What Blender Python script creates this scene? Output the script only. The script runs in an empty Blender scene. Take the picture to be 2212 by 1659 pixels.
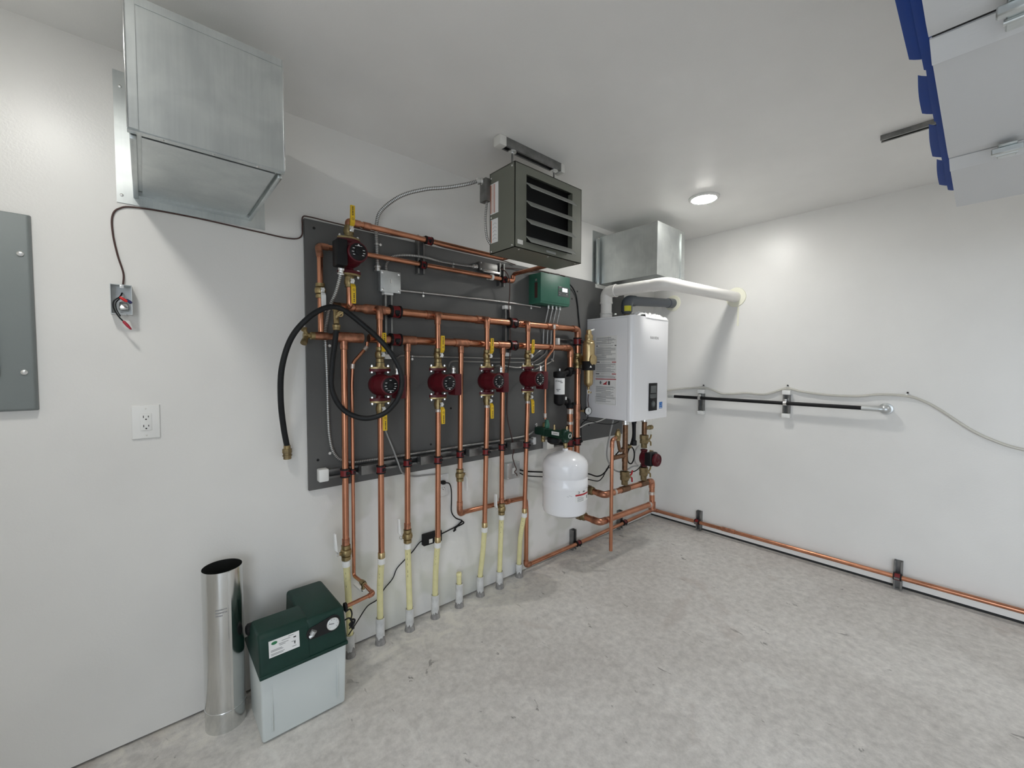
import bpy, bmesh, math, random
from mathutils import Vector, Matrix
random.seed(7)
PI = math.pi
SC = bpy.context.scene
COL = SC.collection
H = 2.46                       # ceiling height
# World frame: wall_left is the plane y=0, wall_right the plane x=0, the room is x<0, y<0.
# W(x, d, z): a point d metres out from wall_left.
def W(x, d, z): return Vector((x, -d, z))

# ------------------------------------------------------------------ materials
def new_mat(name):
    m = bpy.data.materials.new(name); m.use_nodes = True
    nt = m.node_tree; return m, nt, nt.nodes['Principled BSDF']
def mat(name, col, rough=.5, metal=0., var=0., vscale=20., bump=0., bscale=80., spec=.5, stretch=None, trans=0., alpha=1., coat=0., emit=0.):
    m, nt, b = new_mat(name)
    b.inputs['Base Color'].default_value = (*col, 1); b.inputs['Roughness'].default_value = rough
    b.inputs['Metallic'].default_value = metal; b.inputs['Specular IOR Level'].default_value = spec
    if trans: b.inputs['Transmission Weight'].default_value = trans
    if coat: b.inputs['Coat Weight'].default_value = coat
    if alpha < 1: b.inputs['Alpha'].default_value = alpha
    if emit:
        b.inputs['Emission Color'].default_value = (*col, 1); b.inputs['Emission Strength'].default_value = emit
    if var or bump:
        tc = nt.nodes.new('ShaderNodeTexCoord'); mp = nt.nodes.new('ShaderNodeMapping')
        nt.links.new(tc.outputs['Object'], mp.inputs['Vector'])
        if stretch: mp.inputs['Scale'].default_value = stretch
    if var:
        n = nt.nodes.new('ShaderNodeTexNoise'); n.inputs['Scale'].default_value = vscale; n.inputs['Detail'].default_value = 5
        nt.links.new(mp.outputs['Vector'], n.inputs['Vector'])
        r = nt.nodes.new('ShaderNodeValToRGB')
        r.color_ramp.elements[0].position = .3; r.color_ramp.elements[1].position = .7
        r.color_ramp.elements[0].color = (*[max(0, c * (1 - var)) for c in col], 1)
        r.color_ramp.elements[1].color = (*[min(1, c * (1 + var)) for c in col], 1)
        nt.links.new(n.outputs['Fac'], r.inputs['Fac']); nt.links.new(r.outputs['Color'], b.inputs['Base Color'])
    if bump:
        n2 = nt.nodes.new('ShaderNodeTexNoise'); n2.inputs['Scale'].default_value = bscale; n2.inputs['Detail'].default_value = 3
        nt.links.new(mp.outputs['Vector'], n2.inputs['Vector'])
        bp = nt.nodes.new('ShaderNodeBump'); bp.inputs['Strength'].default_value = bump; bp.inputs['Distance'].default_value = .004
        nt.links.new(n2.outputs['Fac'], bp.inputs['Height']); nt.links.new(bp.outputs['Normal'], b.inputs['Normal'])
    return m
def wall_mat(name, col, patches=False, rough=.33):
    m = mat(name, col, rough, var=.025, vscale=3, bump=.10, bscale=160)
    nt = m.node_tree; b = nt.nodes['Principled BSDF']
    if patches:                                       # joint-compound and primer patches low on the wall
        src = b.inputs['Base Color'].links[0].from_socket
        geo = nt.nodes.new('ShaderNodeNewGeometry'); sp = nt.nodes.new('ShaderNodeSeparateXYZ')
        nt.links.new(geo.outputs['Position'], sp.inputs[0])
        mr = nt.nodes.new('ShaderNodeMapRange'); mr.inputs[1].default_value = .95; mr.inputs[2].default_value = .75
        nt.links.new(sp.outputs['Z'], mr.inputs[0])
        mx = nt.nodes.new('ShaderNodeMapRange'); mx.inputs[1].default_value = -2.95; mx.inputs[2].default_value = -2.75
        nt.links.new(sp.outputs['X'], mx.inputs[0])
        n = nt.nodes.new('ShaderNodeTexNoise'); n.inputs['Scale'].default_value = 4.5; n.inputs['Detail'].default_value = 2
        nt.links.new(geo.outputs['Position'], n.inputs['Vector'])
        r = nt.nodes.new('ShaderNodeMapRange'); r.inputs[1].default_value = .47; r.inputs[2].default_value = .56
        nt.links.new(n.outputs['Fac'], r.inputs[0])
        mu = nt.nodes.new('ShaderNodeMath'); mu.operation = 'MULTIPLY'; nt.links.new(mr.outputs[0], mu.inputs[0]); nt.links.new(mx.outputs[0], mu.inputs[1])
        mu2 = nt.nodes.new('ShaderNodeMath'); mu2.operation = 'MULTIPLY'; nt.links.new(mu.outputs[0], mu2.inputs[0]); nt.links.new(r.outputs[0], mu2.inputs[1])
        mix = nt.nodes.new('ShaderNodeMix'); mix.data_type = 'RGBA'
        nt.links.new(mu2.outputs[0], mix.inputs[0]); nt.links.new(src, mix.inputs[6]); mix.inputs[7].default_value = (.66, .66, .61, 1)
        nt.links.new(mix.outputs[2], b.inputs['Base Color'])
    return m
def floor_mat():
    m, nt, b = new_mat('concrete')
    L = nt.links.new
    tc = nt.nodes.new('ShaderNodeTexCoord')
    def noise(sc, det, rough=.6, vec=None, dist=0.):
        n = nt.nodes.new('ShaderNodeTexNoise'); n.inputs['Scale'].default_value = sc; n.inputs['Detail'].default_value = det
        n.inputs['Roughness'].default_value = rough; n.inputs['Distortion'].default_value = dist
        L(vec or tc.outputs['Object'], n.inputs['Vector']); return n.outputs['Fac']
    def ramp(f, p0, c0, p1, c1):
        r = nt.nodes.new('ShaderNodeValToRGB'); e = r.color_ramp.elements
        e[0].position = p0; e[0].color = (*c0, 1); e[1].position = p1; e[1].color = (*c1, 1); L(f, r.inputs['Fac']); return r.outputs['Color']
    def mixc(f, a, bb, mode='MIX'):
        x = nt.nodes.new('ShaderNodeMix'); x.data_type = 'RGBA'; x.blend_type = mode
        if isinstance(f, float): x.inputs[0].default_value = f
        else: L(f, x.inputs[0])
        for s, v in ((6, a), (7, bb)):
            if isinstance(v, tuple): x.inputs[s].default_value = (*v, 1)
            else: L(v, x.inputs[s])
        return x.outputs[2]
    base = ramp(noise(1.3, 6, .6, dist=.6), .32, (.56, .535, .505), .68, (.70, .68, .65))
    fine = ramp(noise(26, 5, .7), .3, (.74, .74, .74), .7, (1.2, 1.2, 1.2))
    c = mixc(.8, base, fine, 'MULTIPLY')
    mp = nt.nodes.new('ShaderNodeMapping'); mp.inputs['Scale'].default_value = (1., .45, 1.); mp.inputs['Rotation'].default_value = (0, 0, .5)
    L(tc.outputs['Object'], mp.inputs['Vector'])
    pale = ramp(noise(7.5, 8, .72, mp.outputs['Vector'], 1.4), .575, (0, 0, 0), .68, (1, 1, 1))
    c = mixc(mixc(.55, (0., 0., 0.), pale), c, (.74, .73, .70))
    spk = ramp(noise(17, 4, .62, mp.outputs['Vector'], .8), .665, (0, 0, 0), .70, (1, 1, 1))
    c = mixc(mixc(.65, (0., 0., 0.), spk), c, (.13, .12, .11))
    stain = ramp(noise(2.6, 4, .5, None, 1.), .64, (0, 0, 0), .72, (1, 1, 1))
    c = mixc(mixc(.4, (0., 0., 0.), stain), c, (.42, .36, .32))
    # plaster spill along the foot of wall_left
    sp = nt.nodes.new('ShaderNodeSeparateXYZ'); L(tc.outputs['Object'], sp.inputs[0])
    mr = nt.nodes.new('ShaderNodeMapRange'); mr.inputs[1].default_value = -.42; mr.inputs[2].default_value = -.03; L(sp.outputs['Y'], mr.inputs[0])
    pn = ramp(noise(9, 6, .65, None, .8), .46, (0, 0, 0), .62, (1, 1, 1))
    f = mixc(1., mr.outputs[0], pn, 'MULTIPLY')
    c = mixc(mixc(.92, (0., 0., 0.), f), c, (.80, .77, .70))
    L(c, b.inputs['Base Color'])
    rr = ramp(noise(4, 5, .6), .3, (.36,) * 3, .7, (.62,) * 3); L(rr, b.inputs['Roughness'])
    bp = nt.nodes.new('ShaderNodeBump'); bp.inputs['Strength'].default_value = .45; bp.inputs['Distance'].default_value = .006
    L(noise(34, 5, .7), bp.inputs['Height']); L(bp.outputs['Normal'], b.inputs['Normal'])
    return m
def cable_mat(name, c0, c1, period, metal=.7, rough=.35):
    m, nt, b = new_mat(name)
    tc = nt.nodes.new('ShaderNodeTexCoord'); sp = nt.nodes.new('ShaderNodeSeparateXYZ'); nt.links.new(tc.outputs['UV'], sp.inputs[0])
    mu = nt.nodes.new('ShaderNodeMath'); mu.operation = 'MULTIPLY'; mu.inputs[1].default_value = 2 * PI / period; nt.links.new(sp.outputs['X'], mu.inputs[0])
    s = nt.nodes.new('ShaderNodeMath'); s.operation = 'SINE'; nt.links.new(mu.outputs[0], s.inputs[0])
    r = nt.nodes.new('ShaderNodeMapRange'); r.inputs[1].default_value = -1; nt.links.new(s.outputs[0], r.inputs[0])
    cr = nt.nodes.new('ShaderNodeValToRGB'); cr.color_ramp.elements[0].color = (*c0, 1); cr.color_ramp.elements[1].color = (*c1, 1)
    nt.links.new(r.outputs[0], cr.inputs['Fac']); nt.links.new(cr.outputs['Color'], b.inputs['Base Color'])
    b.inputs['Metallic'].default_value = metal; b.inputs['Roughness'].default_value = rough
    return m
def clear_mat(name, col, rough=.08):
    m, nt, b = new_mat(name)
    b.inputs['Base Color'].default_value = (*col, 1); b.inputs['Roughness'].default_value = rough
    b.inputs['Alpha'].default_value = .72; b.inputs['Specular IOR Level'].default_value = 1.
    return m

def galv_mat():
    m, nt, b = new_mat('galvanised'); L = nt.links.new
    tc = nt.nodes.new('ShaderNodeTexCoord'); mp = nt.nodes.new('ShaderNodeMapping'); mp.inputs['Scale'].default_value = (70, 70, 3.); L(tc.outputs['Object'], mp.inputs['Vector'])
    n = nt.nodes.new('ShaderNodeTexNoise'); n.inputs['Scale'].default_value = 2.; n.inputs['Detail'].default_value = 4; L(mp.outputs['Vector'], n.inputs['Vector'])
    n2 = nt.nodes.new('ShaderNodeTexNoise'); n2.inputs['Scale'].default_value = 9; n2.inputs['Detail'].default_value = 6; n2.inputs['Distortion'].default_value = .6; L(tc.outputs['Object'], n2.inputs['Vector'])
    ad = nt.nodes.new('ShaderNodeMath'); ad.operation = 'MULTIPLY_ADD'; ad.inputs[1].default_value = .32; L(n.outputs['Fac'], ad.inputs[0]); L(n2.outputs['Fac'], ad.inputs[2])
    r = nt.nodes.new('ShaderNodeValToRGB'); r.color_ramp.elements[0].position = .38; r.color_ramp.elements[1].position = .62
    hf = nt.nodes.new('ShaderNodeMath'); hf.operation = 'MULTIPLY'; hf.inputs[1].default_value = .757; L(ad.outputs[0], hf.inputs[0])
    r.color_ramp.elements[0].color = (.55, .58, .58, 1); r.color_ramp.elements[1].color = (.65, .68, .67, 1); L(hf.outputs[0], r.inputs['Fac']); L(r.outputs['Color'], b.inputs['Base Color'])
    mr = nt.nodes.new('ShaderNodeMapRange'); mr.inputs[3].default_value = .26; mr.inputs[4].default_value = .40; L(hf.outputs[0], mr.inputs[0]); L(mr.outputs[0], b.inputs['Roughness'])
    b.inputs['Metallic'].default_value = .95
    return m
M = {}
M['wall'] = wall_mat('wall_paint', (.765, .755, .73), True)
M['wall2'] = wall_mat('wall_paint_plain', (.775, .765, .74))
M['ceil'] = wall_mat('ceiling_paint', (.85, .84, .82), rough=.36)
M['floor'] = floor_mat()
M['gap'] = mat('floor_gap_shade', (.03, .03, .03), .9)  # near-black, stands in for shade in the gap under wall_right
M['sill'] = mat('sill_gap_shade', (.13, .12, .11), .9, var=.85, vscale=9)  # darkened unevenly to paint the shaded crevice under wall_left
M['board'] = mat('grey_board_paint', (.098, .098, .095), .5, var=.08, vscale=3, bump=.1, bscale=60)
M['copper'] = mat('copper', (.55, .25, .15), .27, .95, var=.20, vscale=11, stretch=(1, 1, .3), bump=.04, bscale=60)
M['copper_dull'] = mat('copper_dull', (.46, .21, .13), .36, .9, var=.38, vscale=38)
M['copper_dark'] = mat('copper_aged', (.21, .115, .065), .42, .85, var=.38, vscale=30)
M['solder'] = mat('solder', (.62, .55, .50), .4, .8, var=.2, vscale=60)
M['brass'] = mat('brass', (.34, .26, .13), .4, .9, var=.22, vscale=40)
M['brass_new'] = mat('brass_new', (.52, .40, .21), .34, .92, var=.12, vscale=40)
M['brass_dark'] = mat('brass_dark', (.22, .165, .085), .45, .8, var=.3, vscale=40)
M['galv'] = galv_mat()
M['tin'] = mat('bright_tin', (.70, .71, .70), .17, 1., var=.06, vscale=4, bump=.03, bscale=9)
M['galv_dk'] = mat('galvanised_strut', (.235, .235, .23), .42, .85, var=.2, vscale=25)
M['steel'] = mat('steel', (.82, .82, .81), .28, .95)
M['steel_box'] = mat('steel_box', (.60, .62, .62), .38, .8, var=.1, vscale=18)
M['red'] = mat('pump_red', (.080, .004, .009), .42, spec=.35, var=.12, vscale=30, bump=.08, bscale=90)
M['cushion'] = mat('clamp_red', (.15, .005, .007), .32)
M['black'] = mat('black_plastic', (.008, .008, .009), .55, spec=.28)
M['rubber'] = mat('black_rubber', (.010, .011, .012), .52, var=.2, vscale=40, spec=.3)
M['yellow'] = mat('yellow_vinyl', (.72, .46, .015), .45)
M['white'] = mat('white_plastic', (.80, .80, .78), .4)
M['offwhite'] = mat('offwhite_plastic', (.72, .71, .67), .45)
M['enamel'] = mat('white_enamel', (.84, .84, .86), .22, coat=.2)
M['paper'] = mat('label_white', (.80, .80, .79), .6)
M['ink'] = mat('ink_grey', (.30, .30, .30), .7)
M['inkdk'] = mat('ink_black', (.02, .02, .02), .6)
M['inkred'] = mat('ink_red', (.40, .012, .02), .6)
M['inkor'] = mat('ink_orange', (.50, .12, .03), .6)
M['inkgreen'] = mat('ink_green', (.02, .18, .07), .6)
M['pex'] = mat('pex', (.76, .71, .38), .38, var=.08, vscale=20)
M['pvc'] = mat('grey_white_pvc', (.62, .62, .61), .5, var=.16, vscale=25)
M['grout'] = mat('cement_residue', (.27, .26, .25), .9, var=.35, vscale=40, bump=.5, bscale=90)
M['pvcw'] = mat('white_pvc', (.80, .78, .75), .3)
M['cpvc'] = mat('grey_vent', (.085, .098, .118), .35)
M['foam'] = mat('foam_collar', (.80, .79, .66), .8)
M['green'] = mat('green_plastic', (.0055, .033, .024), .5, spec=.35, var=.14, vscale=14, bump=.06, bscale=60)
M['greenbox'] = mat('green_steel', (.030, .135, .090), .42, bump=.1, bscale=120)
M['greendk'] = mat('green_casting', (.006, .035, .020), .4)
M['tank'] = mat('tank_plastic', (.60, .64, .63), .35, var=.03, vscale=3, spec=.5)
M['olive'] = mat('heater_paint', (.150, .155, .125), .42)
M['louver'] = mat('louver_paint', (.30, .31, .29), .42)
M['dark'] = mat('dark_inside', (.008, .008, .008), .8)
M['panelgrey'] = mat('panel_grey', (.21, .235, .235), .5, bump=.05, bscale=150)
M['doorpanel'] = mat('door_steel', (.62, .63, .64), .5, bump=.08, bscale=120)
M['blue'] = mat('blue_tape', (.003, .045, .27), .6, spec=.2)
M['mc'] = cable_mat('armoured_cable', (.13, .13, .13), (.62, .62, .60), .0085)
M['emt'] = mat('emt', (.52, .52, .51), .35, .85)
M['wirebrown'] = mat('brown_wire', (.06, .025, .02), .5)
M['wirered'] = mat('red_connector', (.62, .02, .02), .4)
M['wirepink'] = mat('dark_red_connector', (.35, .01, .03), .4)
M['wireblue'] = mat('blue_connector', (.02, .02, .10), .4)
M['wiregrey'] = mat('grey_cable', (.33, .33, .32), .5)
M['clear'] = clear_mat('clear_vinyl', (.66, .64, .58))
M['film'] = mat('plastic_film', (.82, .83, .84), .25, spec=.7)
M['glass'] = mat('gauge_face', (.70, .71, .70), .2)
M['screen'] = mat('lcd_screen', (.75, .85, .90), .2, emit=.9)
M['screendk'] = mat('lcd_dark', (.10, .11, .11), .15)
M['lamp'] = mat('lamp_lens', (1., .985, .94), .4, emit=1.)
M['lamp_soft'] = mat('lamp_lens_dimmer', (1., .985, .94), .4, emit=1.)
M['lampbezel'] = mat('lamp_bezel', (.75, .75, .73), .4)
M['energyblue'] = mat('sticker_blue', (.01, .15, .50), .4)
M['yellowlabel'] = mat('label_yellow', (.75, .68, .04), .5)
M['ash'] = mat('driveway_concrete', (.42, .41, .39), .8, var=.1, vscale=2)

# ------------------------------------------------------------------ mesh builder
def fillet(pts, rad, n=6):
    pts = [Vector(p) for p in pts]; out = [pts[0]]
    for i in range(1, len(pts) - 1):
        a, p, b = pts[i - 1], pts[i], pts[i + 1]
        u, v = (a - p), (b - p); r = min(rad, u.length * .49, v.length * .49)
        if u.length < 1e-6 or v.length < 1e-6 or u.angle(v) > 3.1: out.append(p); continue
        s, e = p + u.normalized() * r, p + v.normalized() * r
        for k in range(n + 1):
            t = k / n; out.append(s * (1 - t) ** 2 + p * 2 * t * (1 - t) + e * t * t)
    out.append(pts[-1]); return out
def spline(pts, n=8):
    P = [Vector(p) for p in pts]; P = [P[0] * 2 - P[1]] + P + [P[-1] * 2 - P[-2]]; out = []
    for i in range(1, len(P) - 2):
        a, b, c, d = P[i - 1:i + 3]
        for k in range(n):
            t = k / n
            out.append(.5 * ((2 * b) + (c - a) * t + (2 * a - 5 * b + 4 * c - d) * t * t + (3 * b - a - 3 * c + d) * t ** 3))
    out.append(P[-2]); return out
def perp(t):
    a = Vector((0, 0, 1)) if abs(t.z) < .9 else Vector((1, 0, 0))
    return t.cross(a).normalized()

class MB:
    def __init__(s): s.bm = bmesh.new(); s.uv = s.bm.loops.layers.uv.verify()
    def _bev(s, verts, w, seg=2):
        es = list({e for v in verts for e in v.link_edges})
        bmesh.ops.bevel(s.bm, geom=es, offset=w, segments=seg, affect='EDGES', profile=.5, clamp_overlap=True)
    def hexa(s, c, bev=0, seg=2):                    # c: 4 bottom then 4 top corners
        v = [s.bm.verts.new(p) for p in c]
        for f in ((3, 2, 1, 0), (4, 5, 6, 7), (0, 1, 5, 4), (1, 2, 6, 5), (2, 3, 7, 6), (3, 0, 4, 7)): s.bm.faces.new([v[i] for i in f])
        if bev: s._bev(v, bev, seg)
        return s
    def box(s, x0, x1, d0, d1, z0, z1, bev=0, seg=2):
        return s.hexa([W(x0, d0, z0), W(x1, d0, z0), W(x1, d1, z0), W(x0, d1, z0), W(x0, d0, z1), W(x1, d0, z1), W(x1, d1, z1), W(x0, d1, z1)], bev, seg)
    def prism(s, poly, vec, bev=0, seg=2):           # closed polygon of 3D points pushed along vec
        vec = Vector(vec); a = [s.bm.verts.new(p) for p in poly]; b = [s.bm.verts.new(Vector(p) + vec) for p in poly]; n = len(a)
        s.bm.faces.new(a[::-1]); s.bm.faces.new(b)
        for i in range(n): s.bm.faces.new((a[i], a[(i + 1) % n], b[(i + 1) % n], b[i]))
        if bev: s._bev(a + b, bev, seg)
        return s
    def rings(s, rings, closed_ends=True, us=None, loop=False):
        R = [[s.bm.verts.new(p) for p in r] for r in rings]; n = len(R[0]); m = len(R)
        for i in range(m if loop else m - 1):
            A, B = R[i], R[(i + 1) % m]
            for j in range(n):
                try: f = s.bm.faces.new((A[j], A[(j + 1) % n], B[(j + 1) % n], B[j]))
                except ValueError: continue
                if us:
                    for l, (q, w) in zip(f.loops, ((i, j), (i, j + 1), (i + 1, j + 1), (i + 1, j))): l[s.uv].uv = (us[q % m], w / n)
        if closed_ends and not loop:
            for r in (R[0], R[-1]):
                try: s.bm.faces.new(r)
                except ValueError: pass
        return s
    def lathe(s, prof, a, axis, seg=24):             # prof: (radius, height) pairs along axis from a
        a = Vector(a); t = Vector(axis).normalized(); u = perp(t); v = t.cross(u)
        rs = []
        for r, h in prof:
            r = max(r, 1e-5)
            rs.append([a + t * h + (u * math.cos(2 * PI * k / seg) + v * math.sin(2 * PI * k / seg)) * r for k in range(seg)])
        return s.rings(rs)
    def cyl(s, a, b, r, r2=None, seg=20):
        a, b = Vector(a), Vector(b); return s.lathe([(r, 0), (r if r2 is None else r2, (b - a).length)], a, b - a, seg)
    def hexn(s, a, b, r): return s.cyl(a, b, r, seg=6)
    def tubewall(s, a, b, ro, ri, seg=24):           # open pipe with a wall thickness
        a, b = Vector(a), Vector(b); L = (b - a).length
        t = (b - a).normalized(); u = perp(t); v = t.cross(u)
        def ring(r, h): return [a + t * h + (u * math.cos(2 * PI * k / seg) + v * math.sin(2 * PI * k / seg)) * r for k in range(seg)]
        return s.rings([ring(ro, 0), ring(ro, L), ring(ri, L), ring(ri, 0)], False, loop=True)
    def tube(s, pts, r, bend=0, seg=14, smooth=0):
        P = spline(pts, smooth) if smooth else (fillet(pts, bend) if bend else [Vector(p) for p in pts])
        Q = [P[0]]
        for p in P[1:]:
            if (p - Q[-1]).length > 1e-5: Q.append(p)
        P = Q; n = len(P)
        T = [((P[min(i + 1, n - 1)] - P[max(i - 1, 0)]).normalized()) for i in range(n)]
        u = perp(T[0]); rs = []; us = []; L = 0
        for i in range(n):
            if i:
                L += (P[i] - P[i - 1]).length
                u = (u - T[i] * u.dot(T[i]))
                u = u.normalized() if u.length > 1e-6 else perp(T[i])
            v = T[i].cross(u)
            rs.append([P[i] + (u * math.cos(2 * PI * k / seg) + v * math.sin(2 * PI * k / seg)) * r for k in range(seg)]); us.append(L)
        return s.rings(rs, True, us)
    def torus(s, c, axis, R, r, seg=28, sg=8, a0=0, a1=2 * PI):
        c = Vector(c); t = Vector(axis).normalized(); u = perp(t); v = t.cross(u); full = abs(a1 - a0 - 2 * PI) < 1e-6
        N = seg if full else seg + 1; rs = []
        for i in range(N):
            A = a0 + (a1 - a0) * i / seg; dr = u * math.cos(A) + v * math.sin(A)
            rs.append([c + dr * (R + r * math.cos(2 * PI * k / sg)) + t * (r * math.sin(2 * PI * k / sg)) for k in range(sg)])
        return s.rings(rs, True, loop=full)
    def ball(s, c, r, seg=16, sc=(1, 1, 1)):
        m = Matrix.Translation(Vector(c)) @ Matrix.Diagonal((*[r * k for k in sc], 1))
        bmesh.ops.create_uvsphere(s.bm, u_segments=seg, v_segments=seg // 2, radius=1, matrix=m); return s
    def strut(s, a, b, wdir, out, w=.041, dep=.021, t=.0028, lip=.0095):   # C channel from a to b, open towards out; a,b on its back face
        a, b = Vector(a), Vector(b); wv, o = Vector(wdir).normalized(), Vector(out).normalized()
        h = w / 2
        pr = [(-h, 0), (h, 0), (h, dep), (h - lip, dep), (h - lip, dep - t), (h - t, dep - t), (h - t, t), (-h + t, t), (-h + t, dep - t), (-h + lip, dep - t), (-h + lip, dep), (-h, dep)]
        return s.prism([a + wv * x + o * y for x, y in pr], b - a)
    def build(s, name, m, parent=None, org=None, angle=38):
        bm = s.bm
        bmesh.ops.remove_doubles(bm, verts=bm.verts, dist=1e-6)
        bmesh.ops.recalc_face_normals(bm, faces=bm.faces)
        root = parent
        while root is not None and root.parent is not None: root = root.parent
        if root is not None: o3 = root.location.copy()
        elif org is not None: o3 = Vector(org)
        else:
            xs = [v.co for v in bm.verts]
            o3 = Vector(((min(v.x for v in xs) + max(v.x for v in xs)) / 2, (min(v.y for v in xs) + max(v.y for v in xs)) / 2, min(v.z for v in xs)))
        bmesh.ops.translate(bm, verts=bm.verts, vec=-o3)
        me = bpy.data.meshes.new(name); bm.to_mesh(me); bm.free()
        for p in me.polygons: p.use_smooth = True
        me.set_sharp_from_angle(angle=math.radians(angle))
        me.materials.append(M[m])
        ob = bpy.data.objects.new(name, me); COL.objects.link(ob)
        if parent is None: ob.location = o3
        else: ob.parent = parent
        return ob

def tag(o, label=None, cat=None, group=None, kind=None):
    if label: o['label'] = label
    if cat: o['category'] = cat
    if group: o['group'] = group
    if kind: o['kind'] = kind
    return o
def thing(name, label, cat, loc, group=None):
    o = bpy.data.objects.new(name, None); COL.objects.link(o); o.empty_display_size = .05
    o.location = Vector(loc); return tag(o, label, cat, group)
def dup(root, loc, label, rotz=0, roty=0, scale=1., group=None, rot=None):
    r = root.copy(); COL.objects.link(r); r.location = Vector(loc)
    r.rotation_euler = rot if rot is not None else (0, roty, rotz)
    r.scale = (scale,) * 3; r['label'] = label
    if group: r['group'] = group
    for ch in list(root.children):
        c = ch.copy(); COL.objects.link(c); c.parent = r
        for g in list(ch.children):
            e = g.copy(); COL.objects.link(e); e.parent = c
    return r
def text(name, s, size, m4, mname, parent, ext=.0004, sx=1.):
    cu = bpy.data.curves.new(name + '_curve', 'FONT'); cu.body = s; cu.size = size; cu.extrude = ext; cu.align_x = 'CENTER'; cu.align_y = 'CENTER'
    tmp = bpy.data.objects.new('tmp', cu); COL.objects.link(tmp)
    bpy.context.view_layer.update()
    me = bpy.data.meshes.new_from_object(tmp.evaluated_get(bpy.context.evaluated_depsgraph_get()))
    bpy.data.objects.remove(tmp); bpy.data.curves.remove(cu)
    me.transform(Matrix.Diagonal((sx, 1, 1, 1)))
    root = parent
    while root.parent is not None: root = root.parent
    me.transform(Matrix.Translation(-root.location) @ m4)
    me.name = name; me.materials.clear(); me.materials.append(M[mname])
    o = bpy.data.objects.new(name, me); COL.objects.link(o); o.parent = parent; return o
def face_frame(c, right, up):                         # matrix whose local x,y lie along right, up
    r = Vector(right).normalized(); u = Vector(up).normalized(); n = r.cross(u)
    m = Matrix((r, u, n)).transposed().to_4x4(); m.translation = Vector(c); return m
XP, YP, ZP = Vector((1, 0, 0)), Vector((0, 1, 0)), Vector((0, 0, 1))
OUT = Vector((0, -1, 0))                              # out of wall_left
# ------------------------------------------------------------------ room shell
def struct(name, mb, m, label, **k): return tag(mb.build(name, m, **k), label, None, None, 'structure')
XL, YB = -4.35, -6.4           # far ends of the garage bay: the door wall and the rear wall
struct('floor', MB().hexa([Vector(p) for p in [(XL, YB, -.1), (.12, YB, -.1), (.12, .12, -.1), (XL, .12, -.1), (XL, YB, 0), (.12, YB, 0), (.12, .12, 0), (XL, .12, 0)]]), 'floor', 'stained bare concrete floor', org=(0, 0, 0))
struct('ceiling', MB().hexa([Vector(p) for p in [(XL, YB, H), (.12, YB, H), (.12, .12, H), (XL, .12, H), (XL, YB, H + .1), (.12, YB, H + .1), (.12, .12, H + .1), (XL, .12, H + .1)]]), 'ceil', 'painted ceiling with a single round light')
struct('wall_left', MB().box(XL, .12, -.12, 0, .010, H), 'wall', 'long off-white wall carrying the pipework board')
g = 0.019
struct('wall_right', MB().hexa([Vector(p) for p in [(0, YB, g), (.12, YB, g), (.12, 0, g), (0, 0, g), (0, YB, H), (.12, YB, H), (.12, 0, H), (0, 0, H)]]), 'wall2', 'off-white wall on the right with vent pipes')
struct('wall_rear', MB().box(XL, .12, -YB, -YB + .12, 0, H), 'wall2', 'rear garage wall')
o0, o1, oz = 1.97, 4.72, 1.98                         # garage door opening in the wall behind the camera
w = MB(); w.box(XL - .12, XL, -.12, o0, 0, H); w.box(XL - .12, XL, o1, -YB + .12, 0, H); w.box(XL - .12, XL, o0, o1, oz, H)
struct('wall_front', w, 'wall2', 'garage wall with the open door gap')
# bottom plates set back behind the wall boards, coloured dark to paint in the shade of the floor gap
struct('baseboard_left', MB().box(XL, 0, -.11, -.012, 0, .010), 'sill', 'sill strip coloured dark as gap shade below the left wall board')
struct('baseboard_right', MB().hexa([Vector(p) for p in [(.012, YB, 0), (.11, YB, 0), (.11, 0, 0), (.012, 0, 0), (.012, YB, g), (.11, YB, g), (.11, 0, g), (.012, 0, g)]]), 'gap', 'sill strip coloured black as gap shade below the right wall board')
struct('driveway', MB().hexa([Vector(p) for p in [(-14, -14, -.14), (XL, -14, -.14), (XL, 8, -.14), (-14, 8, -.14), (-14, -14, -.02), (XL, -14, -.02), (XL, 8, -.02), (-14, 8, -.02)]]), 'ash', 'concrete drive outside the door')

# ------------------------------------------------------------------ camera (iPhone-like wide view)
cam = bpy.data.objects.new('camera', bpy.data.cameras.new('camera')); COL.objects.link(cam); SC.camera = cam
cam.data.sensor_width = 36; cam.data.lens = 898.458 / 2212 * 36; cam.data.clip_start = .02
cam.location = (-3.4959, -2.0089, 1.3761)
yaw, pitch, roll = .723385, -.0413579, .00247340
f = Vector((math.sin(yaw) * math.cos(pitch), math.cos(yaw) * math.cos(pitch), math.sin(pitch)))
r = Vector((math.cos(yaw), -math.sin(yaw), 0)); u = r.cross(f)
r2, u2 = r * math.cos(roll) + u * math.sin(roll), -r * math.sin(roll) + u * math.cos(roll)
cam.rotation_euler = Matrix((r2, u2, -f)).transposed().to_euler()

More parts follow.
